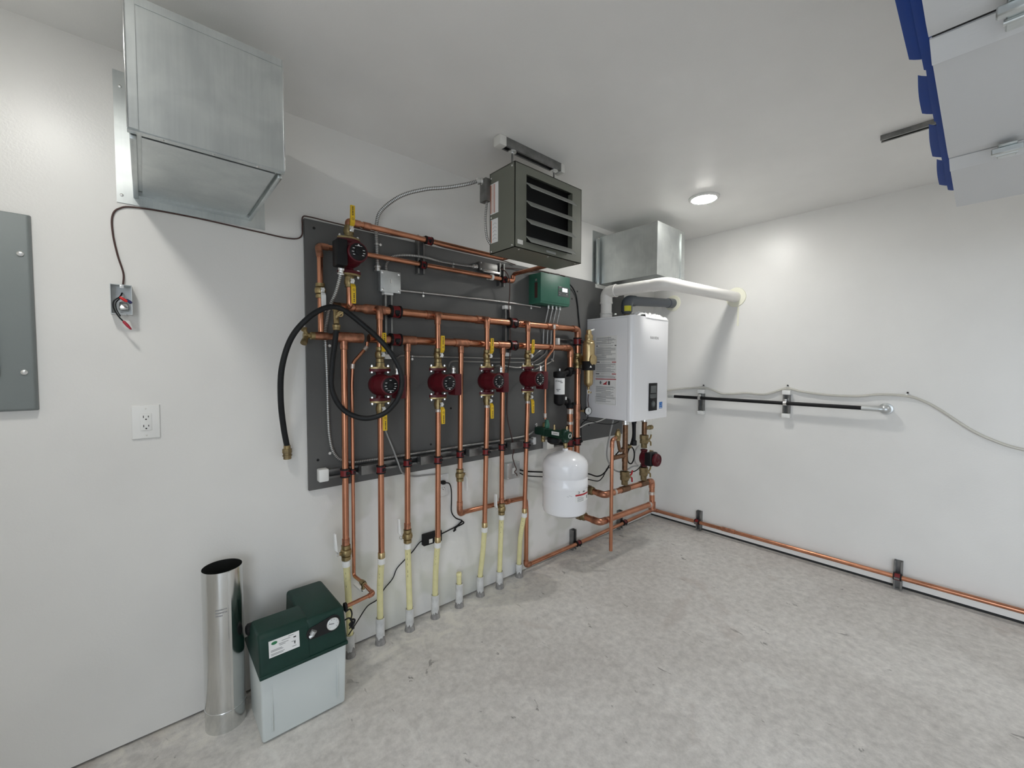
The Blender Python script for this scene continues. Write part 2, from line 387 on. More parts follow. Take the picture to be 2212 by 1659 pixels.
# ------------------------------------------------------------------ light: four ceiling downlights and daylight through the open door
LAMP_L = 58.
M['lamp'].node_tree.nodes['Principled BSDF'].inputs['Emission Strength'].default_value = LAMP_L
M['lamp_soft'].node_tree.nodes['Principled BSDF'].inputs['Emission Strength'].default_value = LAMP_L * .80
def downlight(x, y, label, lens='lamp'):
    t = thing('ceiling_light', label, 'ceiling light', (x, y, H), 'recessed ceiling lights')
    p = Vector((x, y, H))
    MB().lathe([(.092, 0), (.092, -.006), (.084, -.012), (.074, -.012), (.074, -.004)], p, ZP, 40).build('bezel', 'lampbezel', t)
    MB().lathe([(.073, -.002), (.073, -.013), (.055, -.017), (.0, -.019)], p, ZP, 40).build('diffuser', lens, t)
    return t
downlight(-.785, -.79, 'round lit ceiling light above the white boiler')
downlight(-3.81, -.86, 'round lit ceiling light above the grey electrical panel, out of view', 'lamp_soft')
downlight(-.785, -3.85, 'round lit ceiling light beyond the raised garage door, out of view')
wd = bpy.data.worlds.new('sky'); SC.world = wd; wd.use_nodes = True
bg = wd.node_tree.nodes['Background']; bg.inputs['Color'].default_value = (.80, .89, 1., 1); bg.inputs['Strength'].default_value = 1.45
pd = bpy.data.lights.new('door_portal', 'AREA'); pd.shape = 'RECTANGLE'; pd.size = o1 - o0; pd.size_y = oz; pd.cycles.is_portal = True
po = bpy.data.objects.new('door_portal', pd); COL.objects.link(po); po.location = (XL - .05, -(o0 + o1) / 2, oz / 2)
po.rotation_euler = Matrix((YP, ZP, XP)).transposed().to_euler()
po.rotation_euler = Vector((-1, 0, 0)).to_track_quat('Z', 'Y').to_euler()
SC.view_settings.view_transform = 'Standard'; SC.view_settings.look = 'None'; SC.view_settings.gamma = 1; SC.view_settings.use_curve_mapping = False
SC.view_settings.exposure = 1.70
SC.cycles.use_denoising = True; SC.cycles.max_bounces = 10; SC.cycles.diffuse_bounces = 6; SC.cycles.glossy_bounces = 5
SC.cycles.sample_clamp_indirect = 4; SC.cycles.caustics_reflective = True; SC.cycles.caustics_refractive = False

# ------------------------------------------------------------------ sheet-metal ducts
def screw(p, n, r, parent, name='screw', m='steel'):
    p = Vector(p); n = Vector(n)
    return MB().lathe([(r, 0), (r, r * .4), (r * .55, r * .75), (0, r * .8)], p, n, 10).build(name, m, parent)
t = thing('galvanised_duct', 'large galvanised duct box near the ceiling on the left', 'duct', W(-3.33, 0, 1.96))
x0, x1, z0, z1, D = -3.514, -3.152, 1.972, 2.318, .548
b = MB(); b.box(x0 + .004, x1 - .004, .004, D - .016, z0 + .014, z1 - .004)
b.build('duct_body', 'galv', t)
b = MB()                                              # front cap with turned-back lips
b.box(x0, x1, D - .004, D, z0 + .010, z1)
for k in (0, 1):
    xa = (x0, x1 - .003)[k]; b.box(xa, xa + .003, D - .03, D - .002, z0 + .012, z1)
b.box(x0, x1, D - .03, D - .002, z1 - .003, z1); b.box(x0, x1, D - .022, D - .002, z0 + .007, z0 + .010)
b.build('end_cap', 'galv', t)
b = MB()                                              # folded hems round the cap
b.box(x0, x0 + .022, D + .0003, D + .0016, z0 + .012, z1 - .001); b.build('cap_hem', 'galv', t)
MB().box(x0 + .0225, x1 - .0035, D + .0003, D + .0016, z1 - .022, z1).build('cap_hem', 'galv', t)
MB().box(x0 - .0006, x0 + .0025, D - .001, D + .004, z0 + .010, z1, .001).build('cap_edge', 'tin', t)
MB().box(x1 - .003, x1 + .0006, D - .001, D + .004, z0 + .010, z1, .001).build('cap_edge', 'tin', t)
b = MB(); b.box(x0 + .028, x1 - .022, .02, D - .03, z0 + .006, z0 + .0135); b.build('bottom_panel', 'galv', t)
for xa, xb in ((x0 + .004, x0 + .018), (x1 - .014, x1 - .002)): MB().box(xa, xb, .006, D - .028, z0 - .004, z0 + .0138, .002).build('standing_seam', 'galv', t)
b = MB(); fx0, fx1, fz0, fz1 = -3.553, -3.104, 1.944, 2.392
b.box(fx0, x0 + .006, .0005, .004, fz0, fz1); b.box(x1 - .006, fx1, .0005, .004, fz0, fz1); b.box(x0, x1, .0005, .0036, fz0, z0 + .02); b.box(x0, x1, .0005, .0036, z1 - .01, fz1)
b.build('wall_flange', 'galv', t)
b = MB(); b.box(x0 + .004, x1 - .004, .0038, .034, z0 - .002, z0 + .013); b.build('collar_strip', 'galv', t)
for i in range(3):
    screw(W(x0 + .07 + i * .11, D - .012, z0 + .0075), -ZP, .004, t)
for i in range(3): screw(W(x1, D - .014, z0 + .07 + i * .12), XP, .004, t)
screw(W(-3.535, .004, 2.34), OUT, .005, t); screw(W(-3.54, .004, 1.97), OUT, .005, t)

t = thing('galvanised_duct', 'smaller galvanised duct box above the white boiler', 'duct', W(-.63, 0, 2.0))
x0, x1, z0, z1, D = -.838, -.456, 2.016, 2.375, .503
MB().box(x0, x1, .0195, D - .004, z0, z1).build('duct_body', 'galv', t)
b = MB(); b.box(x0 - .003, x1 + .003, D - .004, D, z0 - .002, z1 + .003)
b.box(x0 - .003, x0 - .0005, D - .022, D - .004, z0 - .002, z1 + .003); b.box(x1 + .0005, x1 + .003, D - .022, D - .004, z0 - .002, z1 + .003)
b.box(x0, x1, D - .022, D - .004, z1 + .0006, z1 + .003)
b.build('end_cap', 'galv', t)
MB().box(x1 - .058, x1 - .004, D + .0004, D + .007, z0 + .005, z1 - .02, .002).build('cap_seam', 'galv', t)
b = MB(); fx0, fx1, fz0, fz1 = -.905, -.40, 2.0262, 2.418
b.box(fx0, x0 - .004, .0005, .004, fz0, fz1); b.box(x1 + .004, fx1, .0005, .004, fz0, fz1); b.box(x0 - .004, x1 + .004, .0005, .004, z1 + .002, fz1)
b.build('wall_flange', 'galv', t)
MB().box(x0 - .045, x0 - .012, .0195, .03, z0 - .01, z1 - .02, .002).build('side_collar', 'galv', t)
MB().box(fx0 + .012, -.68, .0195, .024, 1.984, 2.012).build('bottom_flange', 'offwhite', t)
screw(W(x0 - .03, .03, z0 + .0), OUT, .005, t); screw(W(x1 - .03, D + .007, z0 + .02), OUT, .004, t)

# ------------------------------------------------------------------ grey board
t = thing('backing_board', 'dark grey painted board behind all the copper pipework', 'board', W(-1.73, 0, .815))
MB().box(-2.955, -.50, .0004, .018, .815, 2.025, .001, 1).build('board_panel', 'board', t)
for x, z in ((-2.915, 1.99), (-2.915, .95), (-2.33, .95), (-2.20, 1.14), (-1.80, 1.25), (-1.10, 1.93), (-1.16, 1.87), (-.95, .93)):
    MB().lathe([(.006, 0), (.006, .0016), (.003, .0018)], W(x, .018, z), OUT, 10).build('screw', 'black', t)

# ------------------------------------------------------------------ left end of the wall: panel, outlet, open box
t = thing('breaker_box', 'grey steel breaker panel cut by the left frame edge', 'electrical panel', W(-3.94, 0, 1.23))
MB().hexa([W(-4.13, .0, 1.232), W(-3.752, .0, 1.232), W(-3.758, .024, 1.238), W(-4.124, .024, 1.238), W(-4.13, 0, 1.85), W(-3.752, 0, 1.85), W(-3.758, .024, 1.844), W(-4.124, .024, 1.844)], .004).build('cover', 'panelgrey', t)
d_ = MB().box(-4.09, -3.826, .0245, .033, 1.34, 1.78, .006).build('door', 'panelgrey', t)
MB().box(-3.862, -3.842, .034, .040, 1.53, 1.58, .002).build('latch', 'black', d_)
for x, z in ((-3.775, 1.722), (-3.778, 1.355), (-4.105, 1.722), (-4.105, 1.355)): screw(W(x, .024, z), OUT, .008, t)

def outlet(loc, label, sc=1., plug=False):
    x, z = loc; w_, h_ = .045 * sc, .069 * sc
    t = thing('wall_outlet', label, 'outlet', W(x, 0, z - h_))
    MB().hexa([W(x - w_, 0, z - h_), W(x + w_, 0, z - h_), W(x + w_ - .003, .006, z - h_ + .003), W(x - w_ + .003, .006, z - h_ + .003), W(x - w_, 0, z + h_), W(x + w_, 0, z + h_), W(x + w_ - .003, .006, z + h_ - .003), W(x - w_ + .003, .006, z + h_ - .003)], .0015).build('cover_plate', 'white', t)
    MB().box(x - .0175 * sc, x + .0175 * sc, .0063, .0085, z - .034 * sc, z + .034 * sc, .001).build('receptacle', 'white', t)
    s = MB()
    for dz in (.017 * sc, -.020 * sc):
        s.box(x - .009 * sc, x - .0065 * sc, .0086, .0092, z + dz, z + dz + .009 * sc); s.box(x + .006 * sc, x + .0085 * sc, .0086, .0092, z + dz + .001, z + dz + .008 * sc)
        s.cyl(W(x, .0086, z + dz - .006 * sc), W(x, .0092, z + dz - .006 * sc), .0028 * sc, seg=10)
    s.build('socket_slot', 'inkdk', t)
    for dz in (.054 * sc, -.054 * sc): screw(W(x, .006, z + dz), OUT, .0028, t, m='offwhite')
    return t
outlet((-3.4965, 1.173), 'white wall outlet with nothing plugged in, below the open box', .9)

t = thing('junction_box', 'open steel junction box with loose wires on left wall', 'electrical box', W(-3.549, 0, 1.555))
x0, x1, z0, z1, D = -3.577, -3.522, 1.553, 1.654, .05
b = MB(); b.box(x0, x1, 0, .003, z0, z1)
b.box(x0, x0 + .002, .0028, D, z0, z1); b.box(x1 - .002, x1, .0028, D, z0, z1); b.box(x0 + .0018, x1 - .0018, .0028, D, z1 - .002, z1)
b.box(x0 + .0018, x0 + .016, .0028, D, z0, z0 + .002); b.box(x1 - .016, x1 - .0018, .0028, D, z0, z0 + .002); b.box(x0 + .014, x1 - .014, .0028, .016, z0, z0 + .002); b.box(x0 + .014, x1 - .014, .040, D, z0, z0 + .002)
b.build('box_shell', 'steel_box', t)
b = MB(); b.box(-3.553, -3.541, D - .003, D, z1 - .012, z1 - .002, .002); b.cyl(W(-3.547, D, z1 - .008), W(-3.547, D + .002, z1 - .008), .004, seg=12); b.build('mounting_ear', 'steel', t)
MB().box(-3.551, -3.543, .004, .012, 1.615, 1.622, .002).build('ground_clip', 'steel', t)
MB().hexa([W(-3.558, .006, 1.566), W(-3.530, .006, 1.566), W(-3.530, .036, 1.572), W(-3.558, .036, 1.572), W(-3.556, .006, 1.605), W(-3.530, .006, 1.600), W(-3.532, .026, 1.592), W(-3.554, .026, 1.596)], .005).build('cable_clamp', 'steel', t)
wire = MB(); wire.tube([W(-3.548, .01, 1.63), W(-3.553, .045, 1.612), W(-3.568, .052, 1.595), W(-3.569, .052, 1.572), W(-3.558, .054, 1.545), W(-3.546, .055, 1.528)], .0022, smooth=6, seg=8)
wire.tube([W(-3.552, .03, 1.61), W(-3.563, .05, 1.59), W(-3.562, .052, 1.568), W(-3.553, .054, 1.545)], .0018, smooth=6, seg=8); wire.build('wire_loop', 'rubber', t)
MB().lathe([(.002, 0), (.0045, .004), (.005, .02), (.003, .033), (.0015, .036)], W(-3.547, .055, 1.530), W(.021, .006, -.030), 12).build('wire_connector', 'wirepink', t)
MB().lathe([(.0028, 0), (.0045, .003), (.0048, .020), (.003, .024)], W(-3.553, .052, 1.611), W(.017, .002, -.014), 12).build('wire_connector', 'wirered', t)
MB().lathe([(.0028, 0), (.0045, .003), (.0046, .016), (.003, .019)], W(-3.538, .050, 1.604), W(.014, .002, -.011), 12).build('wire_connector', 'wireblue', t)

def cable(name, label, cat, pts, r, m, smooth=7, ends=(), seg=10, bend=0, straps=(), group=None):
    if not ends and not straps:
        o = MB().tube(pts, r, smooth=0 if bend else smooth, bend=bend, seg=seg).build(name, m); return tag(o, label, cat, group)
    P = [Vector(p) for p in pts]; t = thing(name, label, cat, min(P, key=lambda p: p.z), group)
    MB().tube(pts, r, smooth=0 if bend else smooth, bend=bend, seg=seg).build('jacket', m, t)
    for (p, dirv, k) in ends:
        MB().lathe([(r * 1.1, 0), (r * 1.9, .003), (r * 1.9, .012), (r * 1.5, .014), (r * 1.5, .024), (r * 2.1, .025), (r * 2.1, .03)], p, dirv, 12).build('connector', 'steel', t)
    for p, dv in straps:
        p = Vector(p); dv = Vector(dv).normalized()
        s = MB(); s.torus(p, dv, r + .0012, .0016, 16, 6)
        sd = dv.cross(OUT).normalized(); q = p + sd * (r + .010) + OUT * -(r * .6); s.cyl(q + OUT * .004, q + OUT * .008, .0065, seg=10); s.build('strap', 'steel', t)
    return t
cable('thermostat_wire', 'thin brown wire looping from the open box to the board', 'wire',
      [W(-3.545, .012, 1.655), W(-3.543, .004, 1.70), W(-3.556, .004, 1.76), W(-3.566, .004, 1.83), W(-3.566, .004, 1.89), W(-3.548, .004, 1.922), W(-3.50, .004, 1.937), W(-3.34, .005, 1.952 - .012), W(-3.125, .005, 1.931), W(-3.012, .005, 1.928), W(-2.966, .006, 1.945), W(-2.961, .010, 1.99), W(-2.960, .014, 2.028), W(-2.935, .0213, 2.034), W(-2.82, .0213, 2.032), W(-2.60, .0213, 2.032), W(-2.50, .032, 2.033), W(-2.44, .052, 2.034), W(-2.398, .0535, 2.035), W(-2.356, .052, 2.034), W(-2.30, .032, 2.033), W(-2.2, .0213, 2.032), W(-1.85, .0213, 2.032), W(-1.72, .03, 2.02)], .0028, 'wirebrown')

# ------------------------------------------------------------------ unit heater and what it hangs from
hx0, hx1, hz0, hz1, hd0, hd1 = -2.192, -1.712, 1.934, 2.326, .362, .55
t = thing('unit_heater', 'olive grey louvered unit heater hung from the ceiling', 'heater', W(-1.95, .456, hz0))
b = MB()                                              # cabinet shell, open at the front
for q in ((hx0, hx0 + .003, hd0, hd1, hz0, hz1), (hx1 - .003, hx1, hd0, hd1, hz0, hz1), (hx0, hx1, hd0, hd1, hz0, hz0 + .003), (hx0, hx1, hd0, hd1, hz1 - .003, hz1), (hx0, hx1, hd0, hd0 + .003, hz0, hz1)): b.box(*q)
b.build('cabinet', 'olive', t)
ox0, ox1, oz0, oz1 = -2.119, -1.787, 1.970, 2.286
b = MB()
for q in ((hx0, ox0, hz0, hz1), (ox1, hx1, hz0, hz1), (ox0, ox1, hz0, oz0), (ox0, ox1, oz1, hz1)): b.box(q[0], q[1], hd1 - .003, hd1, q[2], q[3])
for q in ((ox0 - .002, ox0, oz0, oz1), (ox1, ox1 + .002, oz0, oz1)): b.box(q[0], q[1], hd1 - .03, hd1 - .001, q[2], q[3])
b.build('front_panel', 'olive', t)
MB().box(hx0 + .006, hx1 - .006, hd1 - .075, hd1 - .07, hz0 + .006, hz1 - .006).build('coil_face', 'dark', t)
for i in range(4):
    z = 2.243 - i * .0835
    b = MB(); b.prism([W(ox0 + .002, hd1 - .022, z + .010), W(ox0 + .002, hd1 - .004, z + .004), W(ox0 + .002, hd1 + .030, z - .030), W(ox0 + .002, hd1 + .0315, z - .0285), W(ox0 + .002, hd1 - .002, z + .007), W(ox0 + .002, hd1 - .021, z + .013)], (ox1 - ox0 - .004, 0, 0))
    b.build('louver', 'louver', t)
lb = MB().box(hx0 - .0012, hx0 - .0002, .368, .43, 2.125, 2.272).build('warning_label', 'paper', t)
b = MB()
for k, wd_ in ((.372, .005), (.384, .002), (.396, .004), (.404, .0015)): b.box(hx0 - .0018, hx0 - .0013, k, k + wd_, 2.13, 2.268)
b.build('label_print', 'inkor', lb)
lb = MB().box(hx0 - .0012, hx0 - .0002, .372, .427, 1.985, 2.099).build('wiring_label', 'paper', t)
b = MB(); b.box(hx0 - .0018, hx0 - .0013, .374, .379, 1.988, 2.096); b.build('label_print', 'inkor', lb)
b = MB()
for k in range(5): b.tube([W(hx0 - .0016, .388, 2.0 + k * .018), W(hx0 - .0016, .403, 2.008 + k * .018), W(hx0 - .0016, .418, 2.0 + k * .018)], .0007, seg=5)
b.build('label_print', 'ink', lb)
MB().box(-2.176, -2.142, hd1 + .0003, hd1 + .0012, 1.952, 1.972).build('serial_label', 'offwhite', t)
MB().box(-1.985, -1.915, hd1 + .0003, hd1 + .004, 1.945, 1.957, .002).build('name_badge', 'louver', t)
for x, d, z, n in ((-2.192, .53, 1.945, -XP), (-2.192, .375, 1.945, -XP), (-2.192, .53, 2.31, -XP), (-2.192, .375, 2.11, -XP), (-2.192, .375, 2.30, -XP), (-2.15, .53, 1.934, -ZP), (-1.95, .53, 1.934, -ZP), (-1.74, .53, 1.934, -ZP)): screw(W(x, d, z), n, .0045, t)
b = MB(); b.box(-2.225, -2.193, .322, .372, 2.19, 2.302, .004); b.build('control_box', 'galv_dk', t)
b = MB(); b.prism([W(-2.15, .39, hz1), W(-2.15, .45, hz1), W(-2.15, .45, hz1 + .028), W(-2.15, .39, hz1 + .016)], (.05, 0, 0)); b.build('hanger_bracket', 'dark', t)
b = MB(); b.tube([W(-2.205, .355, 2.192), W(-2.212, .352, 2.10), W(-2.205, .356, 2.02), W(-2.19, .365, 1.985)], .006, smooth=8, seg=10); b.build('armoured_lead', 'mc', t)

cable('flexible_conduit', 'flexible metal conduit arching from square box to the heater', 'conduit',
      [W(-2.632, .040, 1.862), W(-2.635, .038, 1.95), W(-2.636, .040, 2.06), W(-2.618, .06, 2.13), W(-2.545, .12, 2.20), W(-2.45, .19, 2.236), W(-2.37, .25, 2.248), W(-2.29, .31, 2.268), W(-2.242, .335, 2.290)], .0085, 'mc', ends=((W(-2.251, .331, 2.286), W(.04, .01, .006), 1), (W(-2.632, .040, 1.868), -ZP, 1)), straps=((W(-2.635, .038, 1.97), ZP),))

t = thing('strut_channel', 'metal strut channel fixed to the ceiling above the heater', 'strut', W(-2.005, .465, H - .044))
MB().strut(W(-2.205, .465, H - .0005), W(-1.80, .465, H - .0005), YP, -ZP, dep=.041).build('channel', 'galv_dk', t)
for xa, xb in ((-2.232, -2.19), (-1.806, -1.779)): MB().box(xa, xb, .440, .490, H - .0475, H - .0003, .005).build('end_cap', 'offwhite', t)
for x, lab in ((-2.135, 'threaded rod at the left end of the ceiling strut'), (-1.84, 'threaded rod at the right end of the ceiling strut')):
    t = thing('threaded_rod', lab, 'rod', W(x, .465, 2.33), 'threaded rods holding the heater')
    MB().cyl(W(x, .465, hz1 + .001), W(x, .465, H - .01), .0042, seg=10).build('rod', 'galv_dk', t)
    MB().cyl(W(x, .465, H - .0475), W(x, .465, H - .0425), .021, seg=24).build('washer', 'steel', t)
    MB().hexn(W(x, .465, H - .054), W(x, .465, H - .0478), .0085).build('nut', 'steel', t)
# ------------------------------------------------------------------ copper manifolds
R1, R15, R75, R5 = .0143, .0207, .0111, .0079          # radii of 1, 1-1/2, 3/4 and 1/2 inch tube
DH, DS = .085, .13                                      # distance from the wall: headers and returns / pump drops
ZU, ZL = 1.645, 1.508
SX = [(-2.665, -2.668), (-2.351, -2.357), (-2.028, -2.045), (-1.706, -1.729)]        # pump drops: x at the top, x at the foot
PZ = [1.290, 1.293, 1.295, 1.302]                       # pump centres
RX = [(-2.815, -2.819), (-2.500, -2.508), (-2.176, -2.187), (-1.872, -1.880)]        # returns
def collar(mb, a, b, r, t=.0028):                        # a soldered fitting cup on a tube
    a, b = Vector(a), Vector(b); L = (b - a).length
    return mb.lathe([(r, 0), (r + t, .001), (r + t, L - .001), (r, L)], a, b - a, 22)

t = thing('copper_manifold', 'upper of the two long horizontal copper pipes with four drops', 'copper pipe', W(-2.0, DH, ZU))
MB().tube([W(-2.715, DH, ZU), W(-1.172, DH, ZU), W(-1.172, DH, 1.475)], R15, bend=.036, seg=20).build('header_pipe', 'copper', t)
MB().tube([W(-2.852, DH, ZU), W(-2.70, DH, ZU)], R1, seg=16).build('end_pipe', 'copper', t)
MB().lathe([(R1, 0), (R1 + .003, .002), (R1 + .003, .035), (R15 + .003, .05), (R15 + .003, .085), (R15, .087)], W(-2.765, DH, ZU), XP, 22).build('reducer', 'copper_dull', t)
b = MB(); b.tube([W(-1.232, DH, ZU), W(-1.172, DH, ZU), W(-1.172, DH, 1.585)], R15 + .0028, bend=.036, seg=20); b.build('elbow', 'copper_dull', t)
collar(MB(), W(-2.860, DH, ZU), W(-2.828, DH, ZU), R1).build('end_cap', 'copper_dark', t)
for i, (xa, xb) in enumerate(SX):
    zt = PZ[i] + .1775
    MB().tube([W(xa, DH + .016, ZU), W(xa, DS, ZU), W(xa, DS, zt)], R1, bend=.026, seg=16).build('drop_pipe', 'copper', t)
    b = MB(); collar(b, W(xa - .045, DH, ZU), W(xa + .045, DH, ZU), R15); b.tube([W(xa, DH + .012, ZU), W(xa, DS, ZU), W(xa, DS, ZU - .05)], R1 + .0027, bend=.026, seg=16)
    b.build('tee', 'copper_dull', t)
MB().tube([W(-2.80, DH, ZU), W(-2.80, .122, ZU), W(-2.80, .122, 1.7275)], R1, bend=.022, seg=16).build('riser_pipe', 'copper', t)
collar(MB(), W(-2.83, DH, ZU), W(-2.77, DH, ZU), R1).build('tee', 'copper_dull', t)
b = MB(); collar(b, W(-1.50, DH, ZU), W(-1.40, DH, ZU), R15); b.build('tee', 'copper_dull', t)
MB().tube([W(-1.458, DH + .018, ZU + .004), W(-1.458, .122, ZU + .004), W(-1.458, .122, 1.50), W(-1.517, .10, 1.425), W(-1.518, .10, 1.03)], R5, bend=.02, seg=12).build('fill_pipe', 'copper', t)
b = MB(); collar(b, W(-1.458, .122, 1.625), W(-1.458, .122, 1.655), R5); collar(b, W(-1.518, .10, 1.04), W(-1.518, .10, 1.07), R5); b.build('coupling', 'solder', t)

t = thing('copper_manifold', 'lower of the two long horizontal copper pipes, passing behind the drops', 'copper pipe', W(-2.0, DH, ZL))
MB().tube([W(-2.70, DH, ZL), W(-1.249, DH, ZL), W(-1.249, DH, 1.375)], R15, bend=.036, seg=20).build('header_pipe', 'copper', t)
MB().tube([W(-2.955, DH, ZL), W(-2.78, DH, ZL)], R1, seg=16).build('end_pipe', 'copper_dull', t)
MB().lathe([(R1, 0), (R1 + .003, .002), (R1 + .003, .03), (R15 + .003, .045), (R15 + .003, .13), (R15, .132)], W(-2.86, DH, ZL), XP, 22).build('reducer', 'copper_dull', t)
MB().tube([W(-1.309, DH, ZL), W(-1.249, DH, ZL), W(-1.249, DH, 1.445)], R15 + .0028, bend=.036, seg=20).build('elbow', 'copper_dull', t)
for i, (xa, xb) in enumerate(RX):
    b = MB(); collar(b, W(xa - .045, DH, ZL), W(xa + .045, DH, ZL), R15); collar(b, W(xa, DH, ZL - .017), W(xa, DH, ZL - .056), R1); b.build('tee', 'copper_dull', t)
b = MB(); collar(b, W(-1.262, DH, ZL), W(-1.215 - .13, DH, ZL), R15, .001); b.build('seam', 'copper_dull', t)
MB().tube([W(-2.708, DH + .002, ZL - .016), W(-2.708, DH, 1.468), W(-2.776, DH, 1.392), W(-2.781, DH, 1.30), W(-2.784, DH, .395), W(-2.784, .17, .402)], R5, bend=.018, seg=12).build('thin_branch', 'copper', t)
b = MB(); collar(b, W(-2.776, DH, 1.388), W(-2.778, DH, 1.365), R5, .002); collar(b, W(-2.708, DH, 1.47), W(-2.722, DH, 1.452), R5, .002); b.build('coupling', 'solder', t)

def cpipe(label, pts, r, fits=(), m='copper', bend=.03, cat='copper pipe', name='copper_pipe', elbows=()):
    t = thing(name, label, cat, min([Vector(p) for p in pts], key=lambda p: p.z))
    MB().tube(pts, r, bend=bend, seg=18).build('pipe', m, t)
    for (a, b_, mm) in fits: collar(MB(), a, b_, r, .0026).build('fitting', mm, t)
    for pp in elbows: MB().tube(pp, r + .0026, bend=bend, seg=18).build('elbow', 'copper_dull', t)
    return t
# pipes below the pumps (sloping slightly), each ending in a brass adapter
SZ = [(1.152, .462), (1.155, .452), (1.157, .452), (1.164, .463)]
names_s = ['copper pipe below the leftmost of the lower row pumps', 'copper pipe below the second pump from left in the lower row', 'copper pipe below the third pump from left in the lower row', 'copper pipe below the rightmost pump of the lower row']
for i, (xa, xb) in enumerate(SX):
    za, zb = SZ[i]; t = cpipe(names_s[i], [W(xa, DS, za), W(xb, DS, zb + .022)], R1)
    MB().lathe([(R1 + .001, 0), (R1 + .0022, .002), (R1 + .0022, .028), (.0125, .03)], W(xb, DS, zb + .026), -ZP, 20).build('brass_adapter', 'brass_new', t)
    collar(MB(), W(xa, DS, za), W(xa, DS, za - .016), R1, .001).build('solder_joint', 'solder', t)
# straight returns from the lower manifold
names_r = ['leftmost thick vertical copper pipe, hung from the lower horizontal pipe', 'vertical copper pipe between the first and second lower pumps', 'vertical copper pipe between the second and third lower pumps, turning right below', 'vertical copper pipe between the third and fourth lower pumps']
RZ = [(.552), (.547), None, (.545)]
for i, (xa, xb) in enumerate(RX):
    if i == 2: continue
    cpipe(names_r[i], [W(xa, DH, ZL - .0565), W(xb, DH, RZ[i])], R1, fits=((W(xb, DH, RZ[i] + .03), W(xb, DH, RZ[i]), 'copper_dull'),))
xa, xb = RX[2]
cpipe(names_r[2], [W(xa, DH, ZL - .0565), W(xb + .003, DH, .8055)], R1)
cpipe('copper pipe stepping right then dropping behind the rightmost drop to the floor', [W(xb, DH, .7325), W(xb, DH, .549), W(-2.115, .046, .536), W(-1.715, .046, .522), W(-1.645, .050, .518), W(-1.636, .050, .42), W(-1.640, .052, .064), W(-.95, .052, .063), W(-.052, .052, .077), W(-.052, .3, .078), W(-.052, 3.2, .10)], R1,
      fits=((W(xb, DH, .62), W(xb, DH, .59), 'copper_dull'), (W(-1.81, .046, .5253), W(-1.785, .046, .5245), 'copper_dull'), (W(-.052, .66, .0815), W(-.052, .76, .0825), 'copper_dull')),
      elbows=([W(xb, DH, .59), W(xb, DH, .549), W(xb + .036, .0655, .5425)], [W(-1.64, .052, .10), W(-1.64, .052, .064), W(-1.60, .052, .064)], [W(-.10, .052, .0762), W(-.052, .052, .077), W(-.052, .10, .0772)]))
# heater loop
cpipe('topmost copper pipe along the board top, running behind the heater', [W(-2.80, .122, 2.001), W(-2.80, .122, 2.018), W(-1.90, .122, 2.012), W(-1.90, .358, 2.012)], R1 - .001,
      elbows=([W(-2.80, .122, 2.0012), W(-2.80, .122, 2.018), W(-2.75, .122, 2.0177)],), fits=((W(-2.735, .122, 2.0176), W(-2.70, .122, 2.0174), 'copper_dull'),), bend=.024)
cpipe('second copper pipe from the top, ending in an elbow under the heater', [W(-2.913, DH, 1.526), W(-2.913, DH, 1.86), W(-2.913, .060, 1.905), W(-2.85, .060, 1.905), W(-1.768, .060, 1.907), W(-1.768, .062, 1.949), W(-1.768, .358, 1.95)], R75 + .0012,
      elbows=([W(-2.913, DH, 1.85), W(-2.913, DH, 1.862), W(-2.913, .060, 1.905), W(-2.87, .060, 1.905)], [W(-1.81, .060, 1.907), W(-1.768, .060, 1.907), W(-1.768, .060, 1.94)], ), bend=.022)
collar(MB(), W(-2.94, DH, ZL), W(-2.885, DH, ZL), R1).build('tee', 'copper_dull', SC.objects['copper_manifold.001'])
# risers to the boiler
zs = 1.365
cpipe('right hand thick riser turning out below the separator towards the boiler', [W(-1.172, DH, zs), W(-1.172, DH, .515), W(-1.172, .332, .506), W(-.935, .332, .502), W(-.562, .332, .494), W(-.562, .336, .33)], R15,
      elbows=([W(-1.172, .275, .508), W(-1.172, .332, .506), W(-1.11, .332, .505)], [W(-.625, .332, .4955), W(-.562, .332, .494), W(-.562, .332, .44)]),
      fits=((W(-1.07, .332, .5045), W(-1.05, .332, .504), 'solder'), (W(-.985, .332, .503), W(-.885, .332, .501), 'copper_dark'), (W(-.735, .332, .4975), W(-.635, .332, .496), 'copper_dark'), (W(-.562, .333, .41), W(-.562, .334, .385), 'solder'), (W(-1.172, DH, 1.0), W(-1.172, DH, 1.11), 'copper_dull'), (W(-1.172, DH, zs - .002), W(-1.172, DH, zs - .04), 'copper_dull')), bend=.034)
cpipe('left hand thick riser below the black filter turning out towards the boiler', [W(-1.249, DH, 1.083), W(-1.249, DH, .35), W(-1.249, .352, .342), W(-.60, .340, .318)], R15, m='copper',
      elbows=([W(-1.249, .29, .344), W(-1.249, .352, .342), W(-1.18, .351, .340)],), fits=((W(-1.249, DH, 1.08), W(-1.249, DH, 1.045), 'solder'), (W(-1.249, DH, .97), W(-1.249, DH, .99), 'solder'), (W(-.62, .3405, .319), W(-.60, .340, .318), 'solder')), bend=.036)
b = MB(); b.lathe([(.021, 0), (.0245, .002), (.0245, .05), (.028, .052), (.028, .062), (.014, .07)], W(-.562, .338, .332), -ZP, 20)
tag(b.build('drain_tee', 'copper_dull'), 'short copper tee stub ending the boiler loop near the corner', 'pipe fitting')
